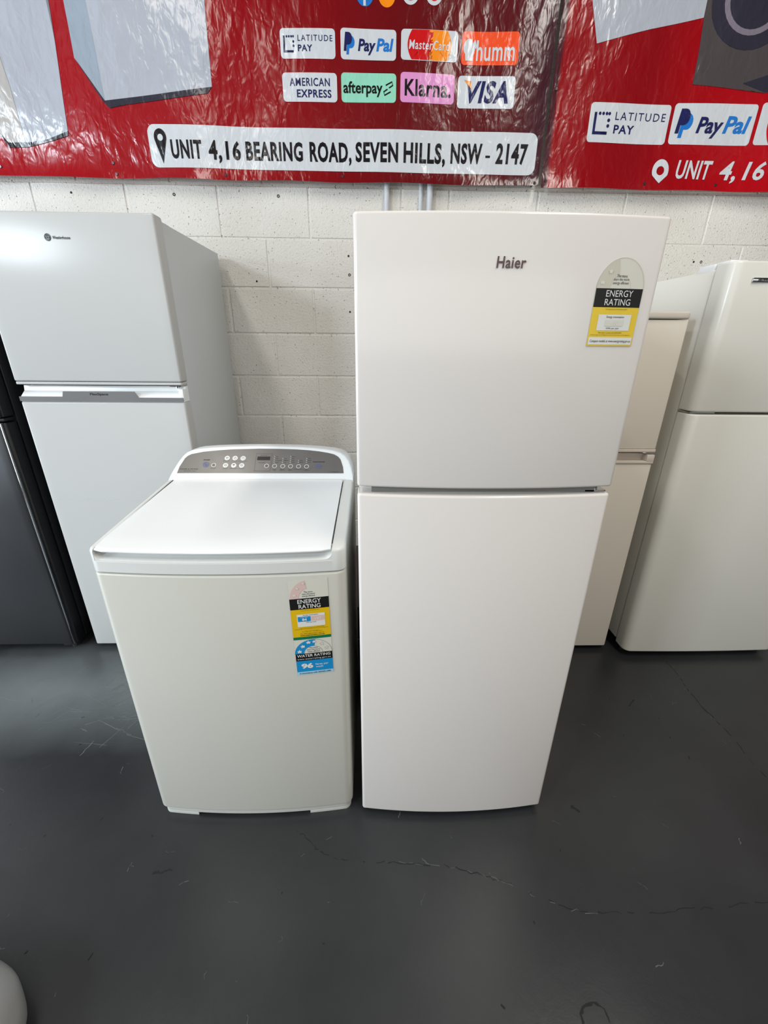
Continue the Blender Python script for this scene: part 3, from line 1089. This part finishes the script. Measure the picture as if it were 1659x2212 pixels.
def lid():
    n = 26
    rings = []
    prof = [(-0.012, -0.006), (-0.0205, -0.0055), (-0.0235, -0.0035), (-0.0235, -0.001), (-0.020, 0.0015), (-0.012, 0.0035), (0.03, 0.0075), (0.045, 0.0075), (0.2, 0.0165), (0.4155, 0.0275), (0.4175, 0.0245), (0.4175, 0.008), (0.03, -0.008)]
    for i in range(n + 1):
        x = LX0 + (LX1 - LX0) * i / n
        f = (x - (WX0 + WX1) / 2) / ((WX1 - WX0) / 2)
        bow = -WB * (1 - f * f)
        edge = min(1.0, min(i, n - i) / 1.0)
        ring_ = []
        for dy, dz in prof:
            fb = max(0.0, 1 - dy / 0.2) if dy > 0 else 1.0
            y = WYF + 0.022 + dy + bow * fb + (0.006 if edge < 1 and dy < 0.01 else 0)
            z = DF + dz - (0.001 if edge < 1 and dz > 0 else 0)
            ring_.append((x, y, z))
        rings.append(ring_)
    return loft(rings)


LID = obj('lid', lid(), M_wash_pl, t, sharp=50)

# console
CO = Vector((0, 1.268, 0.934))
CT = Vector((0, 0.745, 0.667))
CN = Vector((0, -0.667, 0.745))
couter = [(-0.641, -0.012), (-0.6395, 0.012), (-0.633, 0.036), (-0.6235, 0.064), (-0.614, 0.085), (-0.603, 0.099), (-0.586, 0.1075), (-0.5675, 0.1125), (-0.52, 0.118), (-0.4638, 0.1215), (-0.3736, 0.1236), (-0.300, 0.1228), (-0.2522, 0.1213), (-0.200, 0.1175), (-0.1605, 0.1128), (-0.130, 0.107), (-0.1069, 0.0990), (-0.0905, 0.086), (-0.0790, 0.068), (-0.070, 0.042), (-0.0645, 0.016), (-0.063, -0.012)]


def con(u, s, o):
    p = CO + CT * s + CN * o
    return (u, p.y, p.z)


def console():
    bm = bmesh.new()
    fr = [Vector(con(u, s, 0)) for u, s in couter]
    bk = [Vector((p.x, WBK + 0.004, p.z - (0.004 if s > 0 else 0))) for p, (u, s) in zip(fr, couter)]
    bm = loft([fr, bk])
    ed = [e for e in bm.edges if all(abs((v.co - CO).dot(CN)) < 1e-5 for v in e.verts)]
    ed = [e for e in ed if len(e.link_faces) == 2 and any(abs(f.normal.dot(CN)) < 0.95 for f in e.link_faces) and min(v.co.z for v in e.verts) > 0.94]
    bmesh.ops.bevel(bm, geom=ed, offset=0.006, segments=3, profile=0.5, affect='EDGES', clamp_overlap=True)
    return finish(bm)


CON = obj('console', console(), M_wash_pl, t, sharp=40)
pout = [(-0.6197, 0.0200), (-0.6165, 0.044), (-0.6052, 0.076), (-0.5975, 0.0855), (-0.5870, 0.0920), (-0.5506, 0.1010), (-0.5060, 0.1065), (-0.4625, 0.1105), (-0.3726, 0.1138), (-0.310, 0.1132), (-0.2515, 0.1112), (-0.2100, 0.1080), (-0.1753, 0.1036), (-0.1450, 0.0975), (-0.1264, 0.0920), (-0.1130, 0.0830), (-0.1050, 0.0720), (-0.0962, 0.0440), (-0.0935, 0.0200)]
PAN = printed('control_panel', [poly(pout)], con, 0.0006, M_panel, t, None, 'brushed grey control panel')
for (u, s), col_ in zip(((-0.4702, 0.0765), (-0.4449, 0.0762), (-0.4193, 0.0758), (-0.4715, 0.0489), (-0.4454, 0.0486), (-0.4201, 0.0483)), range(6)):
    b_ = obj('button', cyl(con(u, s, 0.0004), con(u, s, 0.0020), 0.0086, 0.0080, n=24), I_white, PAN)
for k, (u, s) in enumerate(((-0.4702, 0.0765), (-0.4449, 0.0762), (-0.4193, 0.0758), (-0.4715, 0.0489), (-0.4454, 0.0486), (-0.4201, 0.0483))):
    a = 0.0042
    marks = []
    if k in (0, 5):      # shirt
        marks.append(frame(u - a * 0.7, s - a, u + a * 0.7, s + a * 0.7, 0.001))
        marks.append(rect(u - a * 1.2, s + a * 0.3, u + a * 1.2, s + a * 0.6))
    elif k == 1:         # basket
        marks.append(ring(u, s - 0.001, a, 0.0012))
        marks.append(rect(u - a * 0.4, s + a * 0.6, u + a * 0.8, s + a * 0.9))
    elif k == 2:         # folded sheets
        marks += [frame(u - a, s - a, u + a, s + a, 0.001), rect(u - 0.0005, s, u + 0.0005, s + a)]
    elif k == 3:
        marks += [ring(u, s, a, 0.001), rect(u - a, s - 0.0005, u + a, s + 0.0005)]
    else:                # umbrella
        marks += [disc(u, s, a, a0=0, a1=180), rect(u - 0.0005, s - a, u + 0.0005, s)]
    printed('button_symbol', [merge(*marks)], con, 0.0024, I_grey, PAN)
printed('button_ring', [ring(-0.5343, 0.0521, 0.0098, 0.0018)], con, 0.0012, I_navy, PAN)
printed('button_ring', [ring(-0.5343, 0.0521, 0.0055, 0.0016), disc(-0.5343, 0.0521, 0.0026)], con, 0.0012, I_navy, PAN)
printed('button_ring', [ring(-0.1749, 0.0463, 0.0098, 0.0018)], con, 0.0012, I_navy, PAN)
printed('button_symbol', [merge(rect(-0.1795, 0.0435, -0.1780, 0.0490), poly([(-0.1775, 0.0435), (-0.1745, 0.0462), (-0.1775, 0.0490)]), rect(-0.1730, 0.0435, -0.1716, 0.0490), rect(-0.1708, 0.0435, -0.1694, 0.0490))], con, 0.0012, I_navy, PAN)
for u, s in ((-0.5094, 0.0498), (-0.341, 0.0472), (-0.3153, 0.0466), (-0.2892, 0.0461), (-0.2643, 0.0458), (-0.2388, 0.0455), (-0.2131, 0.0452)):
    printed('button_ring', [ring(u, s, 0.0074, 0.0014)], con, 0.0012, I_white, PAN)
printed('button_symbol', [disc(-0.5094, 0.0498, 0.003), disc(-0.341, 0.0472, 0.0032)], con, 0.0012, I_grey, PAN)
printed('display_window', [rect(-0.3737, 0.0690, -0.3330, 0.0825)], con, 0.0014, I_black, PAN)
printed('display_frame', [frame(-0.3790, 0.0280, -0.3278, 0.0945, 0.0008)], con, 0.0012, I_grey, PAN)
tx = [text('POWER', -0.5445, 0.0675, -0.5235, 0.0715, bold=0.02), text('START/PAUSE', -0.1935, 0.0605, -0.1560, 0.0645, bold=0.02), text('Time To Go', -0.3650, 0.0860, -0.3420, 0.0890), text('Favourite', -0.3680, 0.0580, -0.3480, 0.0612), text('Child lock', -0.5170, 0.0370, -0.5010, 0.0398)]
for (u, s), wd in zip(((-0.4702, 0.0655), (-0.4449, 0.0652), (-0.4193, 0.0648), (-0.4715, 0.0379), (-0.4454, 0.0376), (-0.4201, 0.0373)), ('Regular', 'Heavy', 'Easy Care', 'Wool', 'Allergy', 'Quick')):
    tx.append(text(wd, u - 0.0016 * len(wd), s - 0.0014, u + 0.0016 * len(wd), s + 0.0014))
for u, wds in ((-0.3153, ('Wash', 'Temp')), (-0.2892, ('Rinse', 'Options')), (-0.2643, ('Spin', 'Speed')), (-0.2388, ('Lifecycles',)), (-0.2131, ('Wash', 'Progress'))):
    for k, wd in enumerate(wds):
        tx.append(text(wd, u - 0.0013 * len(wd), 0.0330 - 0.0042 * k, u + 0.0013 * len(wd), 0.0360 - 0.0042 * k))
for u, n_, wds in ((-0.3120, 4, ('Hot', 'Warm', 'Controlled', 'Cold')), (-0.2850, 3, ('High', 'Medium', 'Low')), (-0.2600, 4, ('Fast', 'Med', 'Slow', 'Hold')), (-0.2340, 2, ('Soak', 'Rinse')), (-0.2080, 3, ('Wash', 'Rinse', 'Spin'))):
    for k in range(n_):
        wd = wds[k]
        s = 0.0590 + 0.0075 * (n_ - 1 - k)
        tx.append(text(wd, u - 0.002, s, u - 0.002 + 0.0022 * len(wd), s + 0.0030))
tx += [text('FISHER & PAYKEL', -0.6125, 0.0330, -0.5560, 0.0372, space=1.4, bold=0.015), text('intuitive eco', -0.6000, 0.0272, -0.5620, 0.0295), text('SmartDrive', -0.1330, 0.0235, -0.1100, 0.0265)]
printed('button_symbol', [disc(-0.1400, 0.0250, 0.0018)], con, 0.0012, I_grey, PAN)
printed('lettering', tx, con, 0.0012, I_dark, PAN)
led = []
for u, n_ in ((-0.3185, 4), (-0.2915, 3), (-0.2665, 4), (-0.2405, 2), (-0.2145, 3)):
    led += [disc(u, 0.0605 + 0.0075 * k, 0.0012, n=10) for k in range(n_)]
printed('indicator_light', led, con, 0.0013, I_white, PAN)

# washer labels: a little askew on the front
LA = math.atan2(0.0045, 0.094)


def wl(u, v, o):                       # label frame: u right, v down from the top left corner
    x = -0.197 + u * math.cos(LA) + v * math.sin(LA) * 0.3
    z = 0.829 + u * math.sin(LA) - v
    return wsurf0(x, z, o)


def lab(name, shapes, lift, m, parent, label=None):
    sh2 = []
    for v, f in shapes:
        sh2.append(([(a, b) for a, b in v], f))
    return printed(name, sh2, lambda a, b, o: wl(a, b, o), lift, m, parent, 0.02, label)


def lt(s, x0, v0, x1, v1, **k):        # lettering in the downward frame
    return text(s, x0, v1, x1, v0, **k)


def ltext(s, x0, v0, x1, v1, **k):
    v, f = text(s, x0, 0, x1, 1, **k)
    return ([(a, v1 + (v0 - v1) * b) for a, b in v], f)


W_ = 0.0915
kk = 0.279 / 1760
V = lambda y: (y - 225) * kk
e1 = lab('energy_label', [rect(0, V(225), W_, V(1290))], 0.0006, I_cream, t, 'yellow black and white energy rating label')
cxm, vb = W_ * 0.5, V(545)
lab('printed_arc', [ring(cxm, vb, W_ * 0.48, W_ * 0.22, -V(545) * 0.96, n=24, a0=100, a1=180, tz=-V(545) * 0.44)], 0.001, I_pink, e1)
lab('printed_star', [star(W_ * 0.14, vb - 0.010, 0.0048, -90), star(W_ * 0.22, vb - 0.028, 0.0048, -90), star(W_ * 0.38, vb - 0.040, 0.0044, -90)], 0.0013, I_cream, e1)
lab('lettering', [ltext('The more', W_ * 0.38, vb - 0.0195, W_ * 0.60, vb - 0.0150), ltext('stars the more', W_ * 0.33, vb - 0.0140, W_ * 0.66, vb - 0.0098), ltext('energy efficient', W_ * 0.33, vb - 0.0085, W_ * 0.66, vb - 0.0030)], 0.0012, I_black, e1)
lab('printed_band', [rect(0, V(545), W_, V(738))], 0.001, I_black, e1)
lab('lettering', [ltext('ENERGY', W_ * 0.20, V(562), W_ * 0.80, V(634), bold=0.01), ltext('RATING', W_ * 0.22, V(650), W_ * 0.78, V(722), bold=0.01)], 0.0014, I_white, e1)
lab('printed_band', [rect(0, V(738), W_, V(1240))], 0.001, I_yellow, e1)
lab('printed_band', [rect(0, V(1240), W_, V(1290))], 0.0011, I_green, e1, 'green strip')
lab('printed_box', [rect(W_ * 0.15, V(825), W_ * 0.87, V(1052))], 0.0013, I_white, e1)
lab('printed_box', [rect(W_ * 0.17, V(865), W_ * 0.50, V(955))], 0.0016, I_blue, e1, 'blue box')
lab('printed_box', [rect(W_ * 0.52, V(865), W_ * 0.855, V(955))], 0.0016, I_pink, e1, 'faded pink box')
lab('lettering', [ltext('84', W_ * 0.28, V(895), W_ * 0.40, V(942), bold=0.04), ltext('Cold wash', W_ * 0.24, V(870), W_ * 0.43, V(884)), ltext('187', W_ * 0.62, V(895), W_ * 0.78, V(940), bold=0.02)], 0.002, I_white, e1)
lab('lettering', [ltext('Energy consumption', W_ * 0.31, V(832), W_ * 0.70, V(858)), ltext('kWh per year', W_ * 0.38, V(962), W_ * 0.64, V(988)),
                  ltext('A joint government and industry program', W_ * 0.26, V(752), W_ * 0.74, V(766)), ltext('When tested in accordance with AS/NZS 2040.2', W_ * 0.20, V(1068), W_ * 0.84, V(1080)),
                  ltext('Actual energy use will depend on how you use the appliance', W_ * 0.06, V(1088), W_ * 0.93, V(1102)), ltext('Water temperature as above', W_ * 0.32, V(1124), W_ * 0.70, V(1136)), ltext('Program Regular', W_ * 0.25, V(1142), W_ * 0.78, V(1156)),
                  ltext('For more information, refer to', W_ * 0.20, V(1172), W_ * 0.82, V(1194)), ltext('www.energyrating.gov.au', W_ * 0.19, V(1204), W_ * 0.83, V(1230), bold=0.02)], 0.0015, I_black, e1)
e2 = lab('water_label', [rect(0.001, V(1296), W_, V(1985))], 0.0006, I_cream, t, 'blue and black water rating label')
vb = V(1565)
hh = V(1565) - V(1296)
lab('printed_arc', [ring(cxm, vb, W_ * 0.5, W_ * 0.25, -hh * 0.98, n=26, a0=82, a1=180, tz=-hh * 0.48)], 0.001, I_blue, e2, 'blue arc')
lab('printed_arc', [ring(cxm, vb, W_ * 0.5, 0.0006, -hh * 0.98, n=26, a0=0, a1=82, tz=-0.0006), ring(cxm, vb, W_ * 0.25, 0.0006, -hh * 0.5, n=26, a0=0, a1=82, tz=-0.0006)], 0.001, I_grey, e2)
lab('printed_star', [star(W_ * 0.13, vb - 0.0075, 0.0062, -90), star(W_ * 0.225, vb - 0.0225, 0.0062, -100), star(W_ * 0.385, vb - 0.0335, 0.0062, -90), star(W_ * 0.535, vb - 0.0345, 0.0050, -90)], 0.0013, I_white, e2)
lab('printed_star', [line(star(W_ * 0.74, vb - 0.026, 0.0065, -90)[0], 0.0005), line(star(W_ * 0.86, vb - 0.012, 0.0065, -90)[0], 0.0005)], 0.0013, I_grey, e2)
lab('lettering', [ltext('The more', W_ * 0.39, vb - 0.0185, W_ * 0.62, vb - 0.0145), ltext('stars the more', W_ * 0.33, vb - 0.0130, W_ * 0.68, vb - 0.0090), ltext('water efficient', W_ * 0.34, vb - 0.0075, W_ * 0.68, vb - 0.0030)], 0.0012, I_black, e2)
lab('printed_band', [rect(0.001, V(1565), W_, V(1705))], 0.001, I_black, e2)
lab('lettering', [ltext('WATER RATING', W_ * 0.05, V(1580), W_ * 0.95, V(1632), bold=0.01), ltext('www.waterrating.gov.au', W_ * 0.05, V(1655), W_ * 0.95, V(1692), space=1.15)], 0.0014, I_white, e2)
lab('printed_band', [rect(0.001, V(1705), W_, V(1925))], 0.001, I_blue, e2)
lab('lettering', [ltext('96', W_ * 0.14, V(1758), W_ * 0.46, V(1862), bold=0.05), ltext('litres per', W_ * 0.53, V(1775), W_ * 0.88, V(1820), bold=0.01), ltext('wash', W_ * 0.53, V(1825), W_ * 0.73, V(1858), bold=0.01)], 0.0014, I_white, e2)
lab('printed_band', [rect(0.001, V(1925), W_, V(1985))], 0.001, I_pale, e2)
lab('lettering', [ltext('In accordance with AS/NZS 6400', W_ * 0.08, V(1942), W_ * 0.93, V(1968), bold=0.02)], 0.0014, I_black, e2)

# ------------------------------------------------------------------ left white refrigerator against the wall
AX0, AX1, AY = -1.288, -0.694, 1.596
t = thing('refrigerator', 'white top-freezer refrigerator with a grey handle strip, behind the washing machine', 'refrigerator', (-0.99, 1.9, 0), 'white and grey refrigerators in the shop')
obj('cabinet', box(AX0 + 0.004, AX1 - 0.006, AY + 0.064, 2.205, 0.03, 1.700, 0.004), M_west_side, t)
asurf = lambda u, v, o: (u, AY - o, v)
ap = plan(AX0, AX1, AY, AY + 0.052, 0.0, 0.007)
d1 = obj('freezer_door', slab(ap, 1.195, 1.709, 0.006), M_west, t)
obj('door_lip', slab(plan(AX0 + 0.001, AX1 - 0.001, AY + 0.002, AY + 0.05, 0, 0.006), 1.184, 1.1935, 0.002), M_west, d1)
d2 = obj('fridge_door', slab(ap, 0.022, 1.124, 0.006), M_west, t)
# handle pocket moulding along the top of the lower door
obj('handle_moulding', join(loft([[(x, AY + 0.004, 1.124), (x, AY + 0.004, 1.140), (x, AY + 0.030, 1.160), (x, AY + 0.034, 1.178), (x, AY + 0.052, 1.178), (x, AY + 0.052, 1.124)] for x in (AX0 + 0.003, AX1 - 0.0022)]),
                            box(AX1 - 0.018, AX1 - 0.0025, AY + 0.004, AY + 0.052, 1.125, 1.170, 0.002)), M_wash_pl, d2, 'white handle moulding')
bar = [(AX0 + 0.002, 1.1255), (AX1 - 0.004, 1.1255), (AX1 - 0.004, 1.140), (-0.860, 1.140), (-0.872, 1.161), (-1.125, 1.161), (-1.131, 1.142), (AX0 + 0.002, 1.142)]
bm = loft([[(x, AY - 0.002, z) for x, z in bar], [(x, AY + 0.006, z) for x, z in bar]])
hb = obj('handle_bar', bm, M_chrome_dk, t, 'smoked chrome handle bar')
printed('lettering', [text('FlexSpace', -1.030, 1.1455, -0.965, 1.1560, bold=0.02)], lambda u, v, o: (u, AY - 0.002 - o, v), 0.0006, I_black, hb)
obj('door_gasket', box(AX0 + 0.02, AX1 - 0.02, AY + 0.05, AY + 0.066, 1.205, 1.695), M_gask, t)
obj('door_gasket', box(AX0 + 0.02, AX1 - 0.02, AY + 0.05, AY + 0.066, 0.045, 1.115), M_gask, t)
obj('hinge', join(box(AX1 - 0.05, AX1 - 0.008, AY + 0.01, AY + 0.075, 1.179, 1.183), cyl((AX1 - 0.03, AY + 0.03, 1.172), (AX1 - 0.03, AY + 0.03, 1.188), 0.006)), M_chrome, t)
obj('hinge_cover', join(box(AX1 - 0.085, AX1 - 0.012, AY + 0.05, AY + 0.085, 1.698, 1.7085, 0.003), box(AX1 - 0.085, AX1 - 0.012, AY + 0.08, AY + 0.14, 1.698, 1.704, 0.003)), M_west_side, t)
for x in (AX0 + 0.06, AX1 - 0.06):
    for y in (AY + 0.1, 2.15):
        obj('foot', foot(x, y, 0.032), M_blkmat, t)
lx, lz = -1.0405, 1.6385
nm = printed('nameplate', [ring(lx, lz, 0.0105, 0.0016), disc(lx, lz, 0.008)], asurf, 0.0008, I_badge2, t)
printed('lettering', [line([(lx - 0.0055, lz + 0.004), (lx - 0.003, lz - 0.002), (lx, lz + 0.004), (lx + 0.003, lz - 0.002), (lx + 0.0055, lz + 0.004)], 0.0012), rect(lx - 0.005, lz - 0.0055, lx + 0.005, lz - 0.0042)], asurf, 0.0012, M_west, nm)
printed('lettering', [text('Westinghouse', -1.0260, 1.6310, -0.9700, 1.6425, bold=0.02)], asurf, 0.0008, I_badge2, nm)
# creased dent across the lower door
printed('dent_marks', [jag([(-1.27 + 0.04 * i, 0.742), (-1.27 + 0.04 * i + random.uniform(0.006, 0.03), 0.7425)], random.uniform(0.0008, 0.0022), 0.0012, 5) for i in range(9)], asurf, 0.0005, M_west_side, d2)

# ------------------------------------------------------------------ dark steel refrigerator at the left edge
KX0, KX1, KY = -2.03, -1.372, 1.579
t = thing('refrigerator', 'dark grey steel refrigerator with black sides at the left edge of the photo', 'refrigerator', (-1.7, 1.9, 0), 'white and grey refrigerators in the shop')
obj('cabinet', box(KX0, KX1 + 0.012, KY + 0.068, 2.20, 0.035, 1.73, 0.004), M_black, t)
for nm_, z0, z1 in (('freezer_door', 1.066, 1.73), ('fridge_door', 0.038, 1.046)):
    d = obj(nm_, slab(plan(KX0 + 0.004, KX1 + 0.008, KY + 0.012, KY + 0.062, 0, 0.006), z0, z1, 0.004), M_black, t)
    obj('steel_face', slab(plan(KX0 + 0.003, KX1 - 0.004, KY, KY + 0.02, 0, 0.012), z0 - 0.001, z1 + 0.001, 0.003), M_steel, d, 'brushed dark steel face')
    obj('edge_trim', box(KX1 - 0.005, KX1 - 0.0015, KY + 0.0015, KY + 0.02, z0, z1, 0.001), M_chrome, d)
obj('hinge', box(KX1 - 0.06, KX1 + 0.004, KY + 0.016, KY + 0.07, 1.050, 1.062, 0.003), M_blkmat, t)
obj('hinge', box(KX1 - 0.06, KX1 + 0.000, KY + 0.010, KY + 0.075, 0.022, 0.036, 0.002), M_blkmat, t)
for x in (KX0 + 0.06, KX1 - 0.03):
    for y in (KY + 0.05, 2.12):
        obj('foot', join(foot(x, y, 0.036, 0.02), cyl((x - 0.012, y + 0.03, 0.016), (x + 0.012, y + 0.03, 0.016), 0.016)), M_blkmat, t)

# ------------------------------------------------------------------ cream refrigerator half hidden behind the tall one
CX0, CX1, CY = 0.555, 1.092, 1.551
t = thing('refrigerator', 'cream refrigerator half hidden behind the tall white refrigerator', 'refrigerator', (0.82, 1.85, 0), 'white and grey refrigerators in the shop')
obj('cabinet', box(CX0 + 0.004, CX1 - 0.004, CY + 0.056, 2.13, 0.03, 1.415, 0.004), M_beige, t)
obj('worktop', slab(plan(CX0 - 0.002, CX1 + 0.003, CY - 0.004, 2.14, 0.004, 0.02), 1.419, 1.4425, 0.006), M_beige_trim, t)
cp = plan(CX0, CX1, CY, CY + 0.046, 0.0, 0.008)
d1 = obj('freezer_door', slab(cp, 0.964, 1.4165, 0.003), M_beige, t)
obj('door_lip', slab(plan(CX0 - 0.001, CX1 + 0.001, CY - 0.003, CY + 0.045, 0, 0.008), 0.952, 0.963, 0.002), M_beige_trim, d1)
d2 = obj('fridge_door', slab(cp, 0.022, 0.905, 0.004), M_beige, t)
obj('handle_moulding', join(box(CX0 + 0.0, CX1, CY - 0.004, CY + 0.046, 0.906, 0.9165, 0.003), box(CX1 - 0.03, CX1, CY - 0.004, CY + 0.046, 0.912, 0.942, 0.003), box(CX0, CX1, CY + 0.026, CY + 0.046, 0.912, 0.942, 0.002)), M_beige_trim, d2)
obj('hinge', box(CX1 - 0.045, CX1 - 0.006, CY + 0.006, CY + 0.06, 0.943, 0.950, 0.002), M_chrome, t)
for x in (CX0 + 0.05, CX1 - 0.05):
    for y in (CY + 0.08, 2.08):
        obj('foot', foot(x, y, 0.032), M_blkmat, t)

# ------------------------------------------------------------------ right-hand white refrigerator
RX0, RX1, RY = 1.150, 1.850, 1.497
t = thing('refrigerator', 'large white refrigerator with a chrome badge at the right edge of the photo', 'refrigerator', (1.5, 1.85, 0), 'white and grey refrigerators in the shop')
obj('cabinet', box(RX0 + 0.004, RX1 - 0.004, RY + 0.084, 2.20, 0.045, 1.572, 0.004), M_right, t)
rp = plan(RX0, RX1, RY, RY + 0.072, 0.006, 0.034, na=9)
d1 = obj('freezer_door', slab(rp, 1.113, 1.587, 0.006), M_right, t)
d2 = obj('fridge_door', slab(rp, 0.032, 1.104, 0.006), M_right, t)
obj('door_gasket', box(RX0 + 0.02, RX1 - 0.02, RY + 0.07, RY + 0.086, 1.125, 1.57), M_gask, t)
obj('door_gasket', box(RX0 + 0.02, RX1 - 0.02, RY + 0.07, RY + 0.086, 0.06, 1.095), M_gask, t)
obj('hinge', join(box(RX0 + 0.006, RX0 + 0.10, RY + 0.02, RY + 0.09, 1.1055, 1.1105), cyl((RX0 + 0.03, RY + 0.036, 1.10), (RX0 + 0.03, RY + 0.036, 1.118), 0.008)), M_chrome, t)
obj('hinge_cover', join(box(RX0 + 0.010, RX0 + 0.07, RY + 0.03, RY + 0.10, 1.584, 1.594, 0.004), box(RX0 + 0.006, RX0 + 0.09, RY + 0.09, RY + 0.17, 1.570, 1.592, 0.006)), M_wash_pl, t)
obj('kick_plate', box(RX0 + 0.012, RX1 - 0.012, RY + 0.05, RY + 0.09, 0.004, 0.045), M_blkmat, t)
for x in (RX0 + 0.035, RX1 - 0.05):
    for y in (RY + 0.07, 2.1):
        obj('foot', foot(x, y, 0.045, 0.02), M_blkmat, t)
bd = obj('nameplate', box(1.221, 1.365, RY - 0.0075, RY + 0.001, 1.5255, 1.5395, 0.003), M_chrome, t, 'chrome nameplate')
bs = lambda u, v, o: (u, RY - 0.0075 - o, v)
printed('lettering', [ring(1.243, 1.5325, 0.005, 0.001), text('w', 1.2402, 1.5305, 1.2458, 1.5345, bold=0.03), text('Westinghouse', 1.254, 1.5290, 1.330, 1.5368, bold=0.02)], bs, 0.0006, I_black, bd)

# ------------------------------------------------------------------ black appliance wedged behind, seen through the gap
t = thing('compact_appliance', 'low black appliance with dark red top in the gap behind the washing machine', 'appliance', (-0.03, 1.8, 0))
obj('cabinet', box(-0.30, 0.24, 1.545, 2.08, 0.02, 0.275, 0.006), M_black, t)
d = obj('door', box(-0.30, 0.24, 1.50, 1.542, 0.03, 0.268, 0.008), M_black, t)
obj('handle', box(-0.10, 0.05, 1.482, 1.499, 0.122, 0.130, 0.002), M_chrome, d, 'chrome handle')
obj('top_cover', box(-0.302, 0.242, 1.498, 2.08, 0.2765, 0.286, 0.003), M_maroon, t)
for x in (-0.25, 0.19):
    for y in (1.58, 2.03):
        obj('foot', foot(x, y, 0.022, 0.015), M_blkmat, t)

# ------------------------------------------------------------------ white wrapped bundle at the bottom left corner
def bundle():
    bm = bmesh.new()
    bmesh.ops.create_icosphere(bm, subdivisions=5, radius=1.0)
    rnd = random.Random(4)
    ph = [(Vector((rnd.gauss(0, 1), rnd.gauss(0, 1), rnd.gauss(0, 1))) * 2.6, rnd.uniform(0, 6)) for _ in range(12)]
    for v in bm.verts:
        d = v.co.copy()
        sq = lambda a: math.copysign(abs(a) ** 0.72, a)
        p = Vector((sq(d.x), sq(d.y), sq(d.z)))
        k = 1 + sum(0.005 * math.sin(d.dot(w_) * 1.8 + f) for w_, f in ph)
        v.co = Vector((-0.972 + 0.27 * p.x * k, 0.305 + 0.21 * p.y * k, max(0.0, 0.05 + 0.06 * p.z * k)))
    return finish(bm)


tag(obj('wrapped_bundle', bundle(), M_bag, sharp=60), 'white plastic-wrapped bundle on the floor at the bottom left corner', 'bundle')
